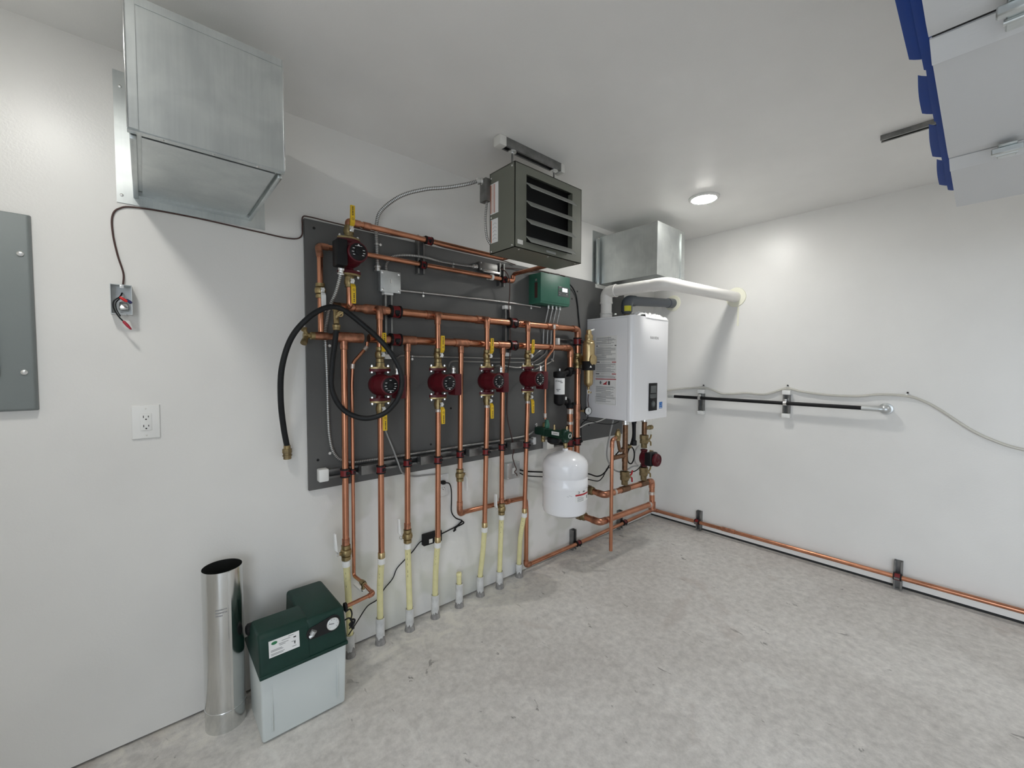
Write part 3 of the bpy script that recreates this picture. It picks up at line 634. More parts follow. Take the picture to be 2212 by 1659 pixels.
def union(x, d, z, lab):
    t = thing('pipe_union', lab, 'pipe fitting', W(x, d, z))
    MB().hexn(W(x, d - .03, z), W(x, d + .012, z), .034).build('union_nut', 'brass_dark', t)
    MB().lathe([(.0236, 0), (.030, .004), (.030, .02), (.0265, .03), (.0235, .034)], W(x, d + .0125, z), OUT, 20).build('union_tail', 'brass_dark', t)
    MB().lathe([(.0236, 0), (.027, .004), (.027, .022), (.0235, .024)], W(x, d - .0545, z), OUT, 20).build('union_end', 'brass_dark', t)
union(-1.172, .195, .5106, 'brass union on the upper pipe behind the white tank')
union(-1.249, .19, .3475, 'brass union on the lower pipe beneath the white tank')

# ------------------------------------------------------------------ PEX tubes and floor sleeves
def pex(label, top, bot, zr, mid=0., group=None):
    t = thing('pex_tube', label, 'plastic tube', bot)
    top, bot = Vector(top), Vector(bot); dv = (top - bot).normalized()
    m_ = (top + bot) / 2 + Vector((mid, 0, 0))
    foot = Vector((bot.x, bot.y, zr + .012)); m_ = (top + foot) / 2 + Vector((mid, 0, 0))
    MB().tube([top, top * .8 + foot * .2 + Vector((mid * .5, 0, 0)), m_, top * .22 + foot * .78 + Vector((mid * .5, 0, 0)), foot, foot * .5 + bot * .5, bot], .0150, smooth=5, seg=18).build('tube', 'pex', t)
    MB().lathe([(.0154, 0), (.0182, .0015), (.0182, .029), (.0154, .0305)], top - dv * .031, dv, 20).build('crimp_ring', 'white', t)
    b = MB(); rnd = random.Random(label); z = .12
    for k in range(rnd.randint(3, 5)):                 # faint printed dashes along the tube
        fr = z + .70 * (k * 1.5 + rnd.random()) / 11; q = top + (foot - top) * fr; q = q + Vector((mid * .95 * math.sin(PI * fr), 0, 0)) + Vector((-.010, -.0113, 0))
        b.box(q.x - .0012, q.x + .0014, -q.y - .0004, -q.y + .0004, q.z, q.z + rnd.uniform(.006, .018))
    b.build('printed_marks', 'inkdk', t)
    return t
def sleeve(label, x, d, h, open_=True):
    t = thing('floor_sleeve', label, 'pipe sleeve', W(x, d, 0), 'grey floor sleeves'); rnd = random.Random(label)
    MB().tubewall(W(x, d, .001), W(x, d, h), .0215, .0178, 24).build('sleeve_pipe', 'pvc', t)
    b = MB(); top_ = [.022 + .026 * rnd.random() for k in range(24)]                # ragged cement residue round the foot
    pr = [[W(x + r_ * math.cos(2 * PI * k / 24), d + r_ * math.sin(2 * PI * k / 24), (top_[k] if j == 2 else (.016 if j == 1 else 0))) for k in range(24)] for j, r_ in enumerate((.027, .0235, .0219))]
    b.rings(pr, False).build('cement_foot', 'grout', t); return t
cols = [(-2.819, DH, .481, -2.797, .058, .105, .002), (-2.668, DS, .462, -2.650, .066, .130, -.004), (-2.508, DH, .4745, -2.490, .066, .115, 0), (-2.357, DS, .452, -2.333, .060, .128, -.004),
        (-2.045, DS, .452, -2.015, .048, .118, .004), (-1.880, DH, .4725, -1.870, .056, .105, 0), (-1.729, DS, .463, -1.686, .034, .085, -.012)]
lab = ['leftmost pale yellow floor tube, behind the green feeder', 'second pale yellow floor tube from left', 'third pale yellow floor tube from left', 'fourth pale yellow floor tube from left', 'pale yellow floor tube just right of the short capped stub', 'pale yellow floor tube, second from the right end', 'rightmost pale yellow floor tube, bent beside a copper riser']
labs = ['grey floor sleeve of the leftmost yellow tube', 'grey floor sleeve, second from left', 'grey floor sleeve, third from left', 'grey floor sleeve, fourth from left', 'grey floor sleeve just right of the short stub', 'grey floor sleeve, second from the right end', 'rightmost grey floor sleeve']
for (xt, dt, zt, xb, db, zb, md), l, ls in zip(cols, lab, labs):
    pex(l, W(xt, dt, zt), W(xb, db, .012), zb, md); sleeve(ls, xb, db, zb)
sleeve('short grey floor sleeve holding the cut off yellow stub', -2.175, .060, .135)
t = thing('pex_stub', 'short cut off yellow tube stub standing alone at the wall', 'plastic tube', W(-2.176, .06, .01))
MB().tube([W(-2.175, .06, .01), W(-2.177, .061, .192)], .0135, seg=18).build('tube', 'pex', t)
MB().lathe([(.0135, 0), (.015, .002), (.015, .018), (.012, .022), (0, .023)], W(-2.177, .061, .178), ZP, 18).build('end_cap', 'pex', t)

# ------------------------------------------------------------------ valves
def make_valve(loc, label, r=R1, grip='yellow', group='ball valves', halflen=.035, wide=1., new=False, name='ball_valve'):
    t = thing(name, label, 'valve', loc, group); L = Vector(loc); k = wide
    def P(x, d, z): return L + Vector((x, -d, z))
    h = halflen; bm_ = 'brass' if not new else 'brass_new'
    MB().lathe([(r, -h), (r + .0045 * k, -h + .001), (r + .0045 * k, -h + .016), (r + .002, -h + .018), (r + .007 * k, -.012), (r + .0085 * k, 0), (r + .007 * k, .012), (r + .002, h - .018), (r + .0045 * k, h - .016), (r + .0045 * k, h - .001), (r, h)], L, ZP, 24).build('valve_body', bm_, t)
    MB().cyl(P(0, r, 0), P(0, r + .018, 0), .008, seg=14).build('stem', bm_, t)
    d0 = r + .0185
    MB().hexn(P(0, d0 + .004, 0), P(0, d0 + .010, 0), .0085).build('stem_nut', 'steel', t)
    MB().prism([P(-.008, d0, -.010), P(-.008, d0 + .003, -.010), P(-.008, d0 + .003, .010), P(-.008, d0 + .016, .026), P(-.008, d0 + .016, .040), P(-.008, d0 + .013, .040), P(-.008, d0 + .013, .027), P(-.008, d0, .011)], (.016, 0, 0)).build('handle_plate', 'steel', t)
    w_ = .0098
    g_ = MB().prism([P(-w_, d0 + .0035, .014), P(-w_, d0 + .0085, .013), P(-w_, d0 + .0195, .027), P(-w_, d0 + .0195, .100), P(-w_, d0 + .0105, .100), P(-w_, d0 + .0105, .028)], (2 * w_, 0, 0), .004, 3).build('grip', grip, t)
    b = MB()
    if grip == 'yellow':
        [b.box(L.x - .0030, L.x + .0022, -L.y + d0 + .0193, -L.y + d0 + .0199, L.z + zz, L.z + zz + .005) for zz in (.056, .064, .071, .080, .088)]; b.torus(P(0, d0 + .0195, .041), OUT, .0042, .0008, 14, 5)
        b.build('grip_mark', 'inkdk', g_)
    return t
v0 = make_valve(W(SX[0][0], DS, PZ[0] + .141), 'yellow handled valve above the leftmost lower pump, handle up', halflen=.036)
ords = ['leftmost', 'second', 'third', 'rightmost']
for i in range(1, 4): dup(v0, W(SX[i][0], DS, PZ[i] + .141), f'yellow handled valve above the {ords[i]} lower pump, handle up')
v2 = make_valve(W(SX[0][0], DS, PZ[0] - .112), 'yellow handled valve below the leftmost lower pump, handle down', halflen=.0253); v2.rotation_euler = (0, PI, 0)
for i in range(1, 4): dup(v2, W(SX[i][0], DS, PZ[i] - .112), f'yellow handled valve below the {ords[i]} lower pump, handle down', roty=PI)
v1 = make_valve(W(-2.80, .122, 1.976), 'yellow handled valve above the upper left pump, sticking up past the board', halflen=.024)
dup(v1, W(-2.80, .122, 1.752), 'yellow handled valve below the upper left pump, handle down', roty=PI)
w0 = make_valve(W(RX[0][1], DH, .517), 'brass valve with upright white handle on the leftmost thick pipe', grip='white', group='return valves', wide=1.3)
w0.rotation_euler = (0, 0, -PI / 2)
dup(w0, W(RX[1][1], DH, .510), 'brass valve with upright white handle on the fourth vertical pipe from left', rotz=-PI / 2)
dup(w0, W(RX[3][1], DH, .508), 'brass valve with upright white handle, right of the horizontal copper offset', rotz=-PI / 2)
dup(w0, W(RX[2][1] + .002, DH, .769), 'brass valve with drooping white handle on the pipe beside the plugged outlet', rot=(0, PI, PI / 2 + .1))
w1 = dup(w0, W(-2.913, DH, 1.705), 'valve with white hanging handle on the thin riser at board left edge', rot=(0, PI, 0), scale=.93)
t = make_valve(W(-2.784, .207, .4025), 'small brass valve on the thin copper pipe by the green feeder', r=R5, grip='white', halflen=.022, group='return valves', wide=.7)
t.rotation_euler = (PI / 2, 0, PI); t.location = W(-2.784, .195, .4025); t.scale = (.95,) * 3
cpipe('thin copper pipe turning left into the green feeder', [W(-2.784, .222, .4025), W(-2.784, .304, .400), W(-2.906, .308, .390)], R5, bend=.014, elbows=([W(-2.784, .285, .4005), W(-2.784, .304, .400), W(-2.805, .305, .398)],))

# hose bibbs and the black hose
t = thing('hose_bibb', 'brass drain spigot at the left end of the lower manifold', 'spigot', W(-2.985, DH, 1.50))
b = MB(); b.lathe([(.0145, 0), (.0165, .001), (.0165, .020), (.011, .024), (.012, .034), (.016, .042), (.011, .050)], W(-2.935, DH, ZL), -XP, 18)
b.cyl(W(-2.972, DH, ZL), W(-2.985, DH + .018, ZL - .024), .0105, .012); b.build('spigot_body', 'brass', t)
b = MB(); b.cyl(W(-2.974, DH + .004, ZL + .006), W(-2.982, DH + .010, ZL + .022), .0085); b.lathe([(.006, 0), (.0125, .002), (.0135, .009), (.009, .012), (0, .013)], W(-2.982, DH + .010, ZL + .021), W(-.012, .008, .02), 12); b.build('bonnet', 'brass', t)
MB().cyl(W(-2.985, DH + .0185, ZL - .0245), W(-2.991, DH + .026, ZL - .035), .0135, seg=16).build('hose_thread', 'brass_dark', t)
t = thing('hose_bibb', 'brass drain valve with wing handle holding the black hose', 'spigot', W(-2.858, .125, 1.55))
b = MB(); b.lathe([(.011, 0), (.0135, .002), (.0135, .018), (.010, .020)], W(-2.858, DH + .0145, ZU - .010), W(0, .03, -.02), 16); b.cyl(W(-2.858, .112, ZU - .018), W(-2.862, .130, ZU - .085), .011, .012); b.build('valve_body', 'brass_new', t)
b = MB(); b.cyl(W(-2.858, .118, ZU - .040), W(-2.850, .150, ZU - .036), .008); b.tube([W(-2.872, .152, ZU - .060), W(-2.862, .154, ZU - .046), W(-2.848, .155, ZU - .036), W(-2.832, .156, ZU - .016)], .0052, smooth=4, seg=8); b.torus(W(-2.853, .154, ZU - .042), OUT, .010, .004, 14, 6); b.build('wing_handle', 'brass_new', t)
MB().lathe([(.014, 0), (.017, .001), (.017, .012), (.015, .013), (.016, .022), (.014, .024)], W(-2.862, .131, ZU - .087), -ZP, 16).build('hose_coupling', 'brass', t)
hp = [W(-2.863, .131, 1.533), W(-2.872, .13, 1.46), W(-2.885, .13, 1.36), W(-2.884, .13, 1.27), W(-2.84, .135, 1.185), W(-2.765, .165, 1.143), W(-2.69, .205, 1.158), W(-2.640, .24, 1.215), W(-2.618, .256, 1.295), W(-2.632, .25, 1.38), W(-2.69, .225, 1.478), W(-2.775, .165, 1.575),
      W(-2.85, .155, 1.626), W(-2.915, .165, 1.623), W(-2.985, .16, 1.575), W(-3.045, .14, 1.49), W(-3.077, .12, 1.37), W(-3.077, .09, 1.24), W(-3.062, .06, 1.12), W(-3.045, .04, 1.03)]
t = thing('garden_hose', 'black rubber hose looped over the left side of the board', 'hose', W(-3.044, .035, .975))
MB().tube(hp, .0115, smooth=8, seg=14).build('hose', 'rubber', t)
b = MB(); b.lathe([(.012, 0), (.0135, .001), (.0135, .016), (.011, .018)], W(-3.0455, .0405, 1.038), W(.002, -.006, -.08), 14); b.build('ferrule', 'brass', t)
b = MB(); b.lathe([(.011, 0), (.019, .001), (.019, .018), (.0165, .019), (.0165, .026), (.019, .027), (.019, .032), (.016, .033), (.016, .045)], W(-3.045, .037, 1.022), W(.002, -.001, -.08), 8); b.build('hose_fitting', 'brass_dark', t)

# ------------------------------------------------------------------ circulator pumps
def make_pump(loc, label, side=1, cover='red', group='circulator pumps', tail=(.020, .003)):
    t = thing('circulator_pump', label, 'pump', loc, group); L = Vector(loc)
    def P(x, d, z): return L + Vector((x * side, -d, z))
    b = MB(); b.lathe([(.026, -.066), (.020, -.058), (.0185, -.048), (.024, -.03), (.024, .03), (.0185, .048), (.020, .058), (.026, .066)], L, ZP, 22)
    b.lathe([(.026, -.034), (.042, -.032), (.050, -.022), (.0515, 0), (.0515, .018), (.048, .026), (.0475, .032)], L, OUT, 36); b.build('casing', 'red', t)
    def oval(z0, z1, s=1.):
        b = MB(); pts = []
        for k in range(36):
            a = 2 * PI * k / 36; c, s_ = math.cos(a), math.sin(a)
            x = .052 * c; y = .027 * s_ * (1 - .50 * abs(c) ** 3)
            pts.append(P(x * s, y * s, z0))
        return b.prism(pts, (0, 0, z1 - z0), .0012, 1)
    for sg in (1, -1):
        z0, z1 = sorted((sg * .0625, sg * .0750)); oval(z0, z1).build('flange', 'red', t)
        z0, z1 = sorted((sg * .0757, sg * .0835)); b = oval(z0, z1, .97); b.lathe([(.023, 0), (.021, tail[sg < 0] * .3), (.0205, tail[sg < 0])], P(0, 0, sg * .0835), ZP * sg, 20); b.build('companion_flange', 'brass', t)
        for sx in (-1, 1):
            b = MB(); x = sx * .0395
            b.cyl(P(x, 0, sg * .055), P(x, 0, sg * .094), .0042, seg=10); b.hexn(P(x, 0, sg * .0838), P(x, 0, sg * .0905), .0063); b.hexn(P(x, 0, sg * .0560), P(x, 0, sg * .0620), .0063); b.build('bolt', 'steel', t)
    b = MB(); b.lathe([(.0475, .0325), (.0475, .040), (.0445, .044), (.0445, .098), (.0425, .104), (.037, .107)], L, OUT, 36); b.build('motor_housing', 'red', t)
    dl = MB().lathe([(.0365, .1055), (.0365, .109), (.034, .1105), (0, .1105)], L, OUT, 32).build('dial_plate', 'black', t)
    MB().lathe([(.014, .1106), (.014, .115), (.011, .1165), (0, .1165)], L, OUT, 20).build('speed_knob', 'black', dl)
    b = MB(); q = P(0, .1108, 0)
    b.box(L.x - .015, L.x + .015, -q.y, -q.y + .0006, L.z - .0235 * side - .0007, L.z - .0235 * side + .0007)
    zt = L.z - .029 * side
    b.prism([Vector((L.x - .0055, q.y, zt - .0035)), Vector((L.x + .0055, q.y, zt - .0035)), Vector((L.x, q.y, zt + .0035))], (0, -.0006, 0))
    for a in (150, 185, 215, 20, -10, -35, 90):
        c, s_ = math.cos(math.radians(a)) * .024, math.sin(math.radians(a)) * .024
        b.box(L.x + c - .0045, L.x + c + .0045, -q.y, -q.y + .0006, L.z + s_ - .0012, L.z + s_ + .0012)
    b.build('dial_marks', 'paper', dl)
    xs = sorted((L.x + side * .040, L.x + side * .083))
    tb = MB().box(xs[0], xs[1], -L.y + .030, -L.y + .098, L.z - .064, L.z + .047, .006).build('terminal_box', cover, t)
    return t
p0 = make_pump(W(SX[0][0], DS, PZ[0]), 'red circulator pump behind the black hose loop, leftmost of the lower row')
for i, n in ((1, 'second of the four lower red pumps, right of the hose loop'), (2, 'third of the four lower red pumps from left'), (3, 'rightmost of the four lower red pumps, beside the black filter')): dup(p0, W(SX[i][0], DS, PZ[i]), n)
make_pump(W(-2.80, .122, 1.864), 'red pump with black side cover near the top left of the board', -1, 'black', tail=(.003, .003))
# ------------------------------------------------------------------ strut rails and clamps on the board
t = thing('strut_rail', 'long horizontal strut rail along the foot of the board', 'strut', W(-2.23, .018, .86))
MB().strut(W(-2.90, .0185, .884), W(-1.57, .0185, .884), ZP, OUT, dep=.030).build('channel', 'galv_dk', t)
MB().box(-2.922, -2.880, .0183, .060, .855, .912, .005).build('end_cap', 'white', t)
MB().box(-1.574, -1.552, .0183, .054, .860, .908, .004).build('end_cap', 'white', t)
for xb in (-2.716, -2.404, -2.096, -1.782):             # raised saddle plates carrying the outer pipes
    b = MB(); b.box(xb - .028, xb + .075, .049, .053, .866, .905); b.box(xb - .028, xb - .024, .049, .088, .866, .905); b.box(xb + .071, xb + .075, .049, .088, .866, .905)
    b.box(xb - .028, xb + .075, .0885, .0915, .864, .907, .001, 1); b.build('saddle', 'galv_dk', t)
def vstrut(label, x, z0, z1, caps=(True, True), d=.0185, name='strut_rail', dep=.030, w=.041, m='galv_dk'):
    t = thing(name, label, 'strut', W(x, d, z0))
    MB().strut(W(x, d, z0), W(x, d, z1), XP, OUT, dep=dep, w=w).build('channel', m, t)
    for k, on in enumerate(caps):
        if on:
            z = (z0, z1)[k]; MB().box(x - w / 2 - .004, x + w / 2 + .004, d - .0002, d + dep + .003, z - .012, z + .012, .004).build('end_cap', 'white', t)
    return t
vstrut('upright strut with white end caps left of centre, behind both manifolds', -2.580, 1.425, 1.742)
vstrut('upright strut with white end caps behind the third lower pump valve', -1.800, 1.453, 1.744)
vstrut('short bare strut carrying the two topmost copper pipes', -2.398, 1.862, 2.058, (False, False))
vstrut('short bare strut half hidden below the heater', -1.846, 1.868, 2.005, (False, False))
t = thing('strut_rail', 'short strut with white end cap beside the brass separator', 'strut', W(-1.25, .018, 1.53))
MB().strut(W(-1.330, .0185, 1.553), W(-1.115, .0185, 1.553), ZP, OUT, dep=.030).build('channel', 'galv_dk', t)
MB().box(-1.345, -1.323, .0183, .053, 1.529, 1.577, .004).build('end_cap', 'white', t)
t = thing('strut_rail', 'short strut behind the top of the white expansion tank', 'strut', W(-1.25, .018, .82))
MB().strut(W(-1.41, .0185, .838), W(-1.098, .0185, .838), ZP, OUT, dep=.030).build('channel', 'galv_dk', t)
MB().box(-1.455, -1.385, .0183, .060, .812, .872, .004).build('end_cap', 'offwhite', t); MB().box(-1.106, -1.085, .0183, .053, .814, .866, .004).build('end_cap', 'offwhite', t)

def make_clamp(loc, label, r=R1, back=.02):
    t = thing('pipe_clamp', label, 'pipe clamp', loc, 'red cushioned pipe clamps'); L = Vector(loc)
    def P(x, d, z): return L + Vector((x, -d, z))
    b = MB(); b.tubewall(P(0, 0, -.013), P(0, 0, .013), r + .0062, r + .0006, 26); b.build('cushion', 'cushion', t)
    for z in (-.0165, .0165):
        b = MB(); b.tubewall(P(0, 0, z - .0032), P(0, 0, z + .0032), r + .0075, r + .0006, 26); b.build('band', 'black', t)
    b = MB(); b.box(L.x - .004, L.x + .004, -L.y - r - back, -L.y - r - .0055, L.z - .013, L.z + .013); b.build('stem', 'galv_dk', t)
    b = MB(); b.cyl(P(.007, r + .004, 0), P(.016, r + .008, 0), .0055, seg=10); b.box(L.x - .003, L.x + .010, -L.y + r + .003, -L.y + r + .010, L.z - .009, L.z + .009, .002); b.build('clamp_bolt', 'black', t)
    return t
cz = .888
rail = [(RX[0], DH, 'leftmost thick pipe'), None, (SX[0], DS, 'third pipe from left'), (RX[1], DH, 'fourth pipe from left'), (SX[1], DS, 'fifth pipe from left, under the second lower pump'), (RX[2], DH, 'pipe that turns right below the rail'), (SX[2], DS, 'pipe under the third lower pump'), (RX[3], DH, 'pipe right of the third lower pump'), (SX[3], DS, 'pipe under the rightmost lower pump')]
c0 = None
for q in rail:
    if q is None: continue
    (xa, xb), d, n = q; x = xa + (xb - xa) * (1.15 - cz) / .70 if d == DS else xa + (xb - xa) * (1.5 - cz) / .95
    lab_ = f'red cushioned clamp on the foot rail, {n}'
    if c0 is None: c0 = make_clamp(W(x, d, cz), lab_)
    else: dup(c0, W(x, d, cz), lab_)
dup(c0, W(-2.7825, DH, cz), 'small red clamp on the foot rail, thin second pipe from left', scale=.62)
HR = (0, PI / 2, 0)
for x, z, d, s, n in ((-2.566, ZU, DH, 1.42, 'red clamp on the upper manifold just right of its first tee'), (-2.566, ZL, DH, 1.42, 'red clamp on the lower manifold beside the leftmost yellow handle'), (-1.795, ZU, DH, 1.42, 'red clamp on the upper manifold left of its last tee'), (-1.795, ZL, DH, 1.42, 'red clamp on the lower manifold left of the rightmost pump drop'),
                      (-2.398, 2.0152, .122, .97, 'red clamp on the topmost copper pipe'), (-2.398, 1.9058, .060, .93, 'red clamp on the second copper pipe from the top'), (-1.846, 1.9068, .060, .93, 'red clamp on the second copper pipe, below the heater')):
    dup(c0, W(x, d, z), n, rot=HR, scale=s)
dup(c0, W(-1.172, DH, 1.556), 'red clamp on the right riser above the brass separator', scale=1.42)
dup(c0, W(-1.172, DH, .842), 'red clamp on the right riser behind the tank top', scale=1.42)
dup(c0, W(-1.249, DH, .842), 'red clamp on the left riser behind the tank top', scale=1.42)
t = thing('pipe_clamp', 'white plastic clip on the second copper pipe near the heater', 'pipe clamp', W(-1.94, .06, 1.88))
MB().tubewall(W(-1.945, .060, 1.9065), W(-1.930, .060, 1.9065), .018, .0128).build('clip', 'offwhite', t); MB().box(-1.944, -1.932, .0185, .043, 1.898, 1.915).build('base', 'offwhite', t)

# ------------------------------------------------------------------ electrical boxes and cables
t = thing('electrical_box', 'square grey steel box on the board with conduits', 'electrical box', W(-2.574, .018, 1.743))
MB().box(-2.624, -2.524, .0185, .056, 1.744, 1.842, .006).build('box_body', 'steel_box', t)
MB().box(-2.627, -2.521, .0565, .0600, 1.741, 1.845, .003).build('cover', 'steel_box', t)
for x, z in ((-2.617, 1.834), (-2.531, 1.834), (-2.617, 1.752), (-2.531, 1.752)): screw(W(x, .0602, z), OUT, .006, t)
b = MB(); b.box(-2.5765, -2.5705, .0602, .066, 1.786, 1.806, .001); b.build('toggle', 'offwhite', t)
t = thing('relay_box', 'small dark relay box under the heater on a bright bracket', 'electrical box', W(-1.95, .018, 1.93))
MB().box(-2.020, -1.885, .0185, .052, 1.938, 1.990, .003).build('box_body', 'galv_dk', t)
MB().box(-2.000, -1.880, .053, .068, 1.929, 1.942, .001).build('bracket', 'steel', t)
for i, (x, z) in enumerate(((-2.01, 1.982), (-2.01, 1.946))): screw(W(x, .052, z), OUT, .004, t)
cable('armoured_cable', 'armoured cable arching from the square box to the dark relay box', 'cable', [W(-2.588, .04, 1.848), W(-2.583, .032, 1.885), W(-2.545, .028, 1.928), W(-2.47, .042, 1.944), W(-2.398, .058, 1.946), W(-2.32, .042, 1.947), W(-2.26, .030, 1.948), W(-2.16, .030, 1.950), W(-2.08, .034, 1.953), W(-2.026, .036, 1.958)], .0068, 'mc', straps=((W(-2.19, .03, 1.9495), XP),), ends=((W(-2.060, .036, 1.9545), W(1, 0, .1), 1),))
cable('metal_conduit', 'straight thin metal conduit from the square box to the green controller', 'conduit', [W(-2.523, .034, 1.762), W(-2.30, .031, 1.768), W(-1.9, .030, 1.776), W(-1.62, .030, 1.777), W(-1.50, .033, 1.775)], .0060, 'emt', smooth=3, straps=((W(-2.38, .0312, 1.766), XP), (W(-1.585, .030, 1.777), XP)))
cable('armoured_cable', 'armoured cable from the upper left pump down the board to the foot rail', 'cable', [W(-2.858, .19, 1.796), W(-2.862, .18, 1.755), W(-2.868, .150, 1.70), W(-2.880, .115, 1.645), W(-2.880, .070, 1.590), W(-2.878, .034, 1.53), W(-2.876, .028, 1.45), W(-2.872, .028, 1.30), W(-2.871, .028, 1.15), W(-2.866, .028, 1.05), W(-2.852, .028, .985), W(-2.822, .028, .942), W(-2.775, .032, .922), W(-2.70, .034, .918), W(-2.45, .034, .917), W(-2.1, .034, .918), W(-1.75, .034, .919), W(-1.62, .034, .925), W(-1.564, .036, .945)], .0068, 'mc', ends=((W(-2.858, .19, 1.797), W(0, -.01, -.03), 1),), straps=((W(-2.877, .029, 1.47), ZP), (W(-2.852, .028, .985), W(.5, 0, -.8))))
zc = [1.432, 1.408, 1.385, 1.362]; x4 = [-1.466, -1.427, -1.390, -1.353]
nm = ['armoured cable from the green controller to the leftmost lower pump', 'armoured cable from the green controller to the second lower pump', 'armoured cable from the green controller to the third lower pump', 'armoured cable from the green controller to the rightmost lower pump']
for i in range(4):
    px = SX[i][0]; d = .0275
    P = [W(x4[i], .075, 1.768), W(x4[i], .055, 1.70), W(x4[i] + .001, .032, 1.62), W(x4[i], d, 1.54), W(x4[i] - .012, d, 1.495 - .018 * i), W(x4[i] - .045, d, zc[i] + .045), W(x4[i] - .11, d, zc[i] + .010), W(x4[i] - .18, d, zc[i] - .002)]
    if i < 3: P += [W(px + .32, d, zc[i] - .003 - (.012 if i == 2 else 0)), W(px + .20, d, zc[i] - .001)]
    else: P = P[:6] + [W(px + .215, .03, zc[i] + .012)]
    P += [W(px + .135, .045, zc[i] - .006), W(px + .085, .10, PZ[i] + .078), W(px + .062, DS + .05, PZ[i] + .080)]
    cable('armoured_cable', nm[i], 'cable', P, .0056, 'mc', group='pump feed cables', ends=((W(px + .062, DS + .05, PZ[i] + .0795), W(.0, .0, -.03), 1),), straps=((W(*((px + .22, .0275, zc[i] - .0015) if i < 3 else (x4[i] - .028, .0275, zc[i] + .066))), XP if i < 3 else W(.5, 0, .6)),))
cable('data_cable', 'thin grey cable hanging from the leftmost lower pump to the plugged outlet', 'cable', [W(-2.600, .03, 1.215), W(-2.612, .028, 1.16), W(-2.600, .03, 1.07), W(-2.570, .050, .97), W(-2.548, .060, .90), W(-2.515, .052, .83), W(-2.44, .018, .792), W(-2.36, .008, .782), W(-2.285, .007, .775)], .0042, 'wiregrey')
cable('wire_bundle', 'thin dark cable running down from the heater to the steel box near the floor tubes', 'cable', [W(-1.88, .075, 1.965), W(-1.84, .081, 1.945), W(-1.815, .081, 1.90), W(-1.803, .068, 1.82), W(-1.80, .0573, 1.76), W(-1.795, .0573, 1.70), W(-1.79, .0573, 1.60), W(-1.79, .0573, 1.45), W(-1.788, .036, 1.34), W(-1.782, .0245, 1.22), W(-1.785, .026, 1.07), W(-1.780, .050, .97), W(-1.770, .0575, .92), W(-1.760, .0575, .88), W(-1.752, .053, .84), W(-1.742, .03, .80), W(-1.735, .045, .745)], .0034, 'wirebrown')
cable('low_voltage_wires', 'tangle of thin brown wires on top of the green controller', 'wire', [W(-1.84, .022, 1.985), W(-1.70, .03, 1.998), W(-1.60, .05, 2.000), W(-1.52, .09, 1.998), W(-1.46, .06, 2.003), W(-1.40, .10, 1.997), W(-1.345, .07, 2.004), W(-1.32, .09, 1.995), W(-1.39, .05, 1.994), W(-1.48, .08, 1.999), W(-1.57, .05, 1.994), W(-1.66, .025, 1.985)], .0026, 'wirebrown')
cable('power_cord', 'black cable curving from the green controller down behind the boiler', 'cable', [W(-1.287, .09, 1.962), W(-1.245, .06, 1.962), W(-1.17, .032, 1.945), W(-1.125, .026, 1.90), W(-1.105, .024, 1.84), W(-1.088, .024, 1.74), W(-1.070, .024, 1.62), W(-1.062, .024, 1.50), W(-1.060, .024, 1.30), W(-1.060, .024, 1.12), W(-1.055, .03, 1.05)], .0046, 'rubber')

t = outlet((-2.247, .706), 'white wall outlet with a black plug in it, behind the pipes', .93)
t2 = thing('power_cord', 'black power cord with adapter brick low on the wall', 'power adapter', W(-2.33, 0, .40))
MB().box(-2.265, -2.243, .0092, .034, .716, .736, .004).build('plug', 'black', t2)
MB().box(-2.383, -2.268, .001, .030, .398, .460, .005).build('adapter_brick', 'black', t2)
b = MB(); b.box(-2.352, -2.330, .0305, .0312, .408, .430); b.build('adapter_label', 'offwhite', t2)
b = MB(); b.tube([W(-2.243, .03, .724), W(-2.222, .035, .715), W(-2.20, .02, .67), W(-2.190, .006, .60), W(-2.190, .006, .54), W(-2.165, .006, .50), W(-2.130, .006, .478), W(-2.118, .006, .468), W(-2.155, .006, .448), W(-2.20, .006, .438), W(-2.27, .012, .430)], .0034, smooth=8, seg=8); b.build('mains_lead', 'black', t2)
b = MB(); b.tube([W(-2.175, .008, .440), W(-2.15, .012, .447), W(-2.11, .012, .455), W(-2.122, .012, .467), W(-2.16, .012, .445), W(-2.18, .012, .425), W(-2.165, .014, .432)], .004, smooth=8, seg=8); b.build('lead_bundle', 'black', t2)
b = MB(); b.tube([W(-2.383, .012, .425), W(-2.40, .006, .415), W(-2.44, .005, .378), W(-2.49, .005, .345), W(-2.53, .005, .315), W(-2.555, .006, .27), W(-2.60, .008, .235), W(-2.64, .012, .195), W(-2.70, .03, .19), W(-2.78, .11, .185), W(-2.86, .22, .21)], .0028, smooth=8, seg=8); b.build('output_lead', 'black', t2)
t = thing('electrical_box', 'steel box with a loose lead on the wall beside the white tank', 'electrical box', W(-1.735, 0, .657))
MB().box(-1.790, -1.682, .0005, .034, .657, .762, .004).build('box_body', 'steel_box', t)
MB().box(-1.748, -1.720, .0345, .040, .690, .728, .003).build('knockout_plate', 'offwhite', t)
b = MB(); b.tube([W(-1.735, .044, .748), W(-1.728, .05, .72), W(-1.742, .05, .705), W(-1.724, .048, .69), W(-1.716, .045, .675)], .003, smooth=6, seg=8); b.build('loose_lead', 'wirebrown', t)
for x, z in ((-1.782, .753), (-1.690, .753), (-1.782, .666), (-1.690, .666)): screw(W(x, .034, z), OUT, .004, t)

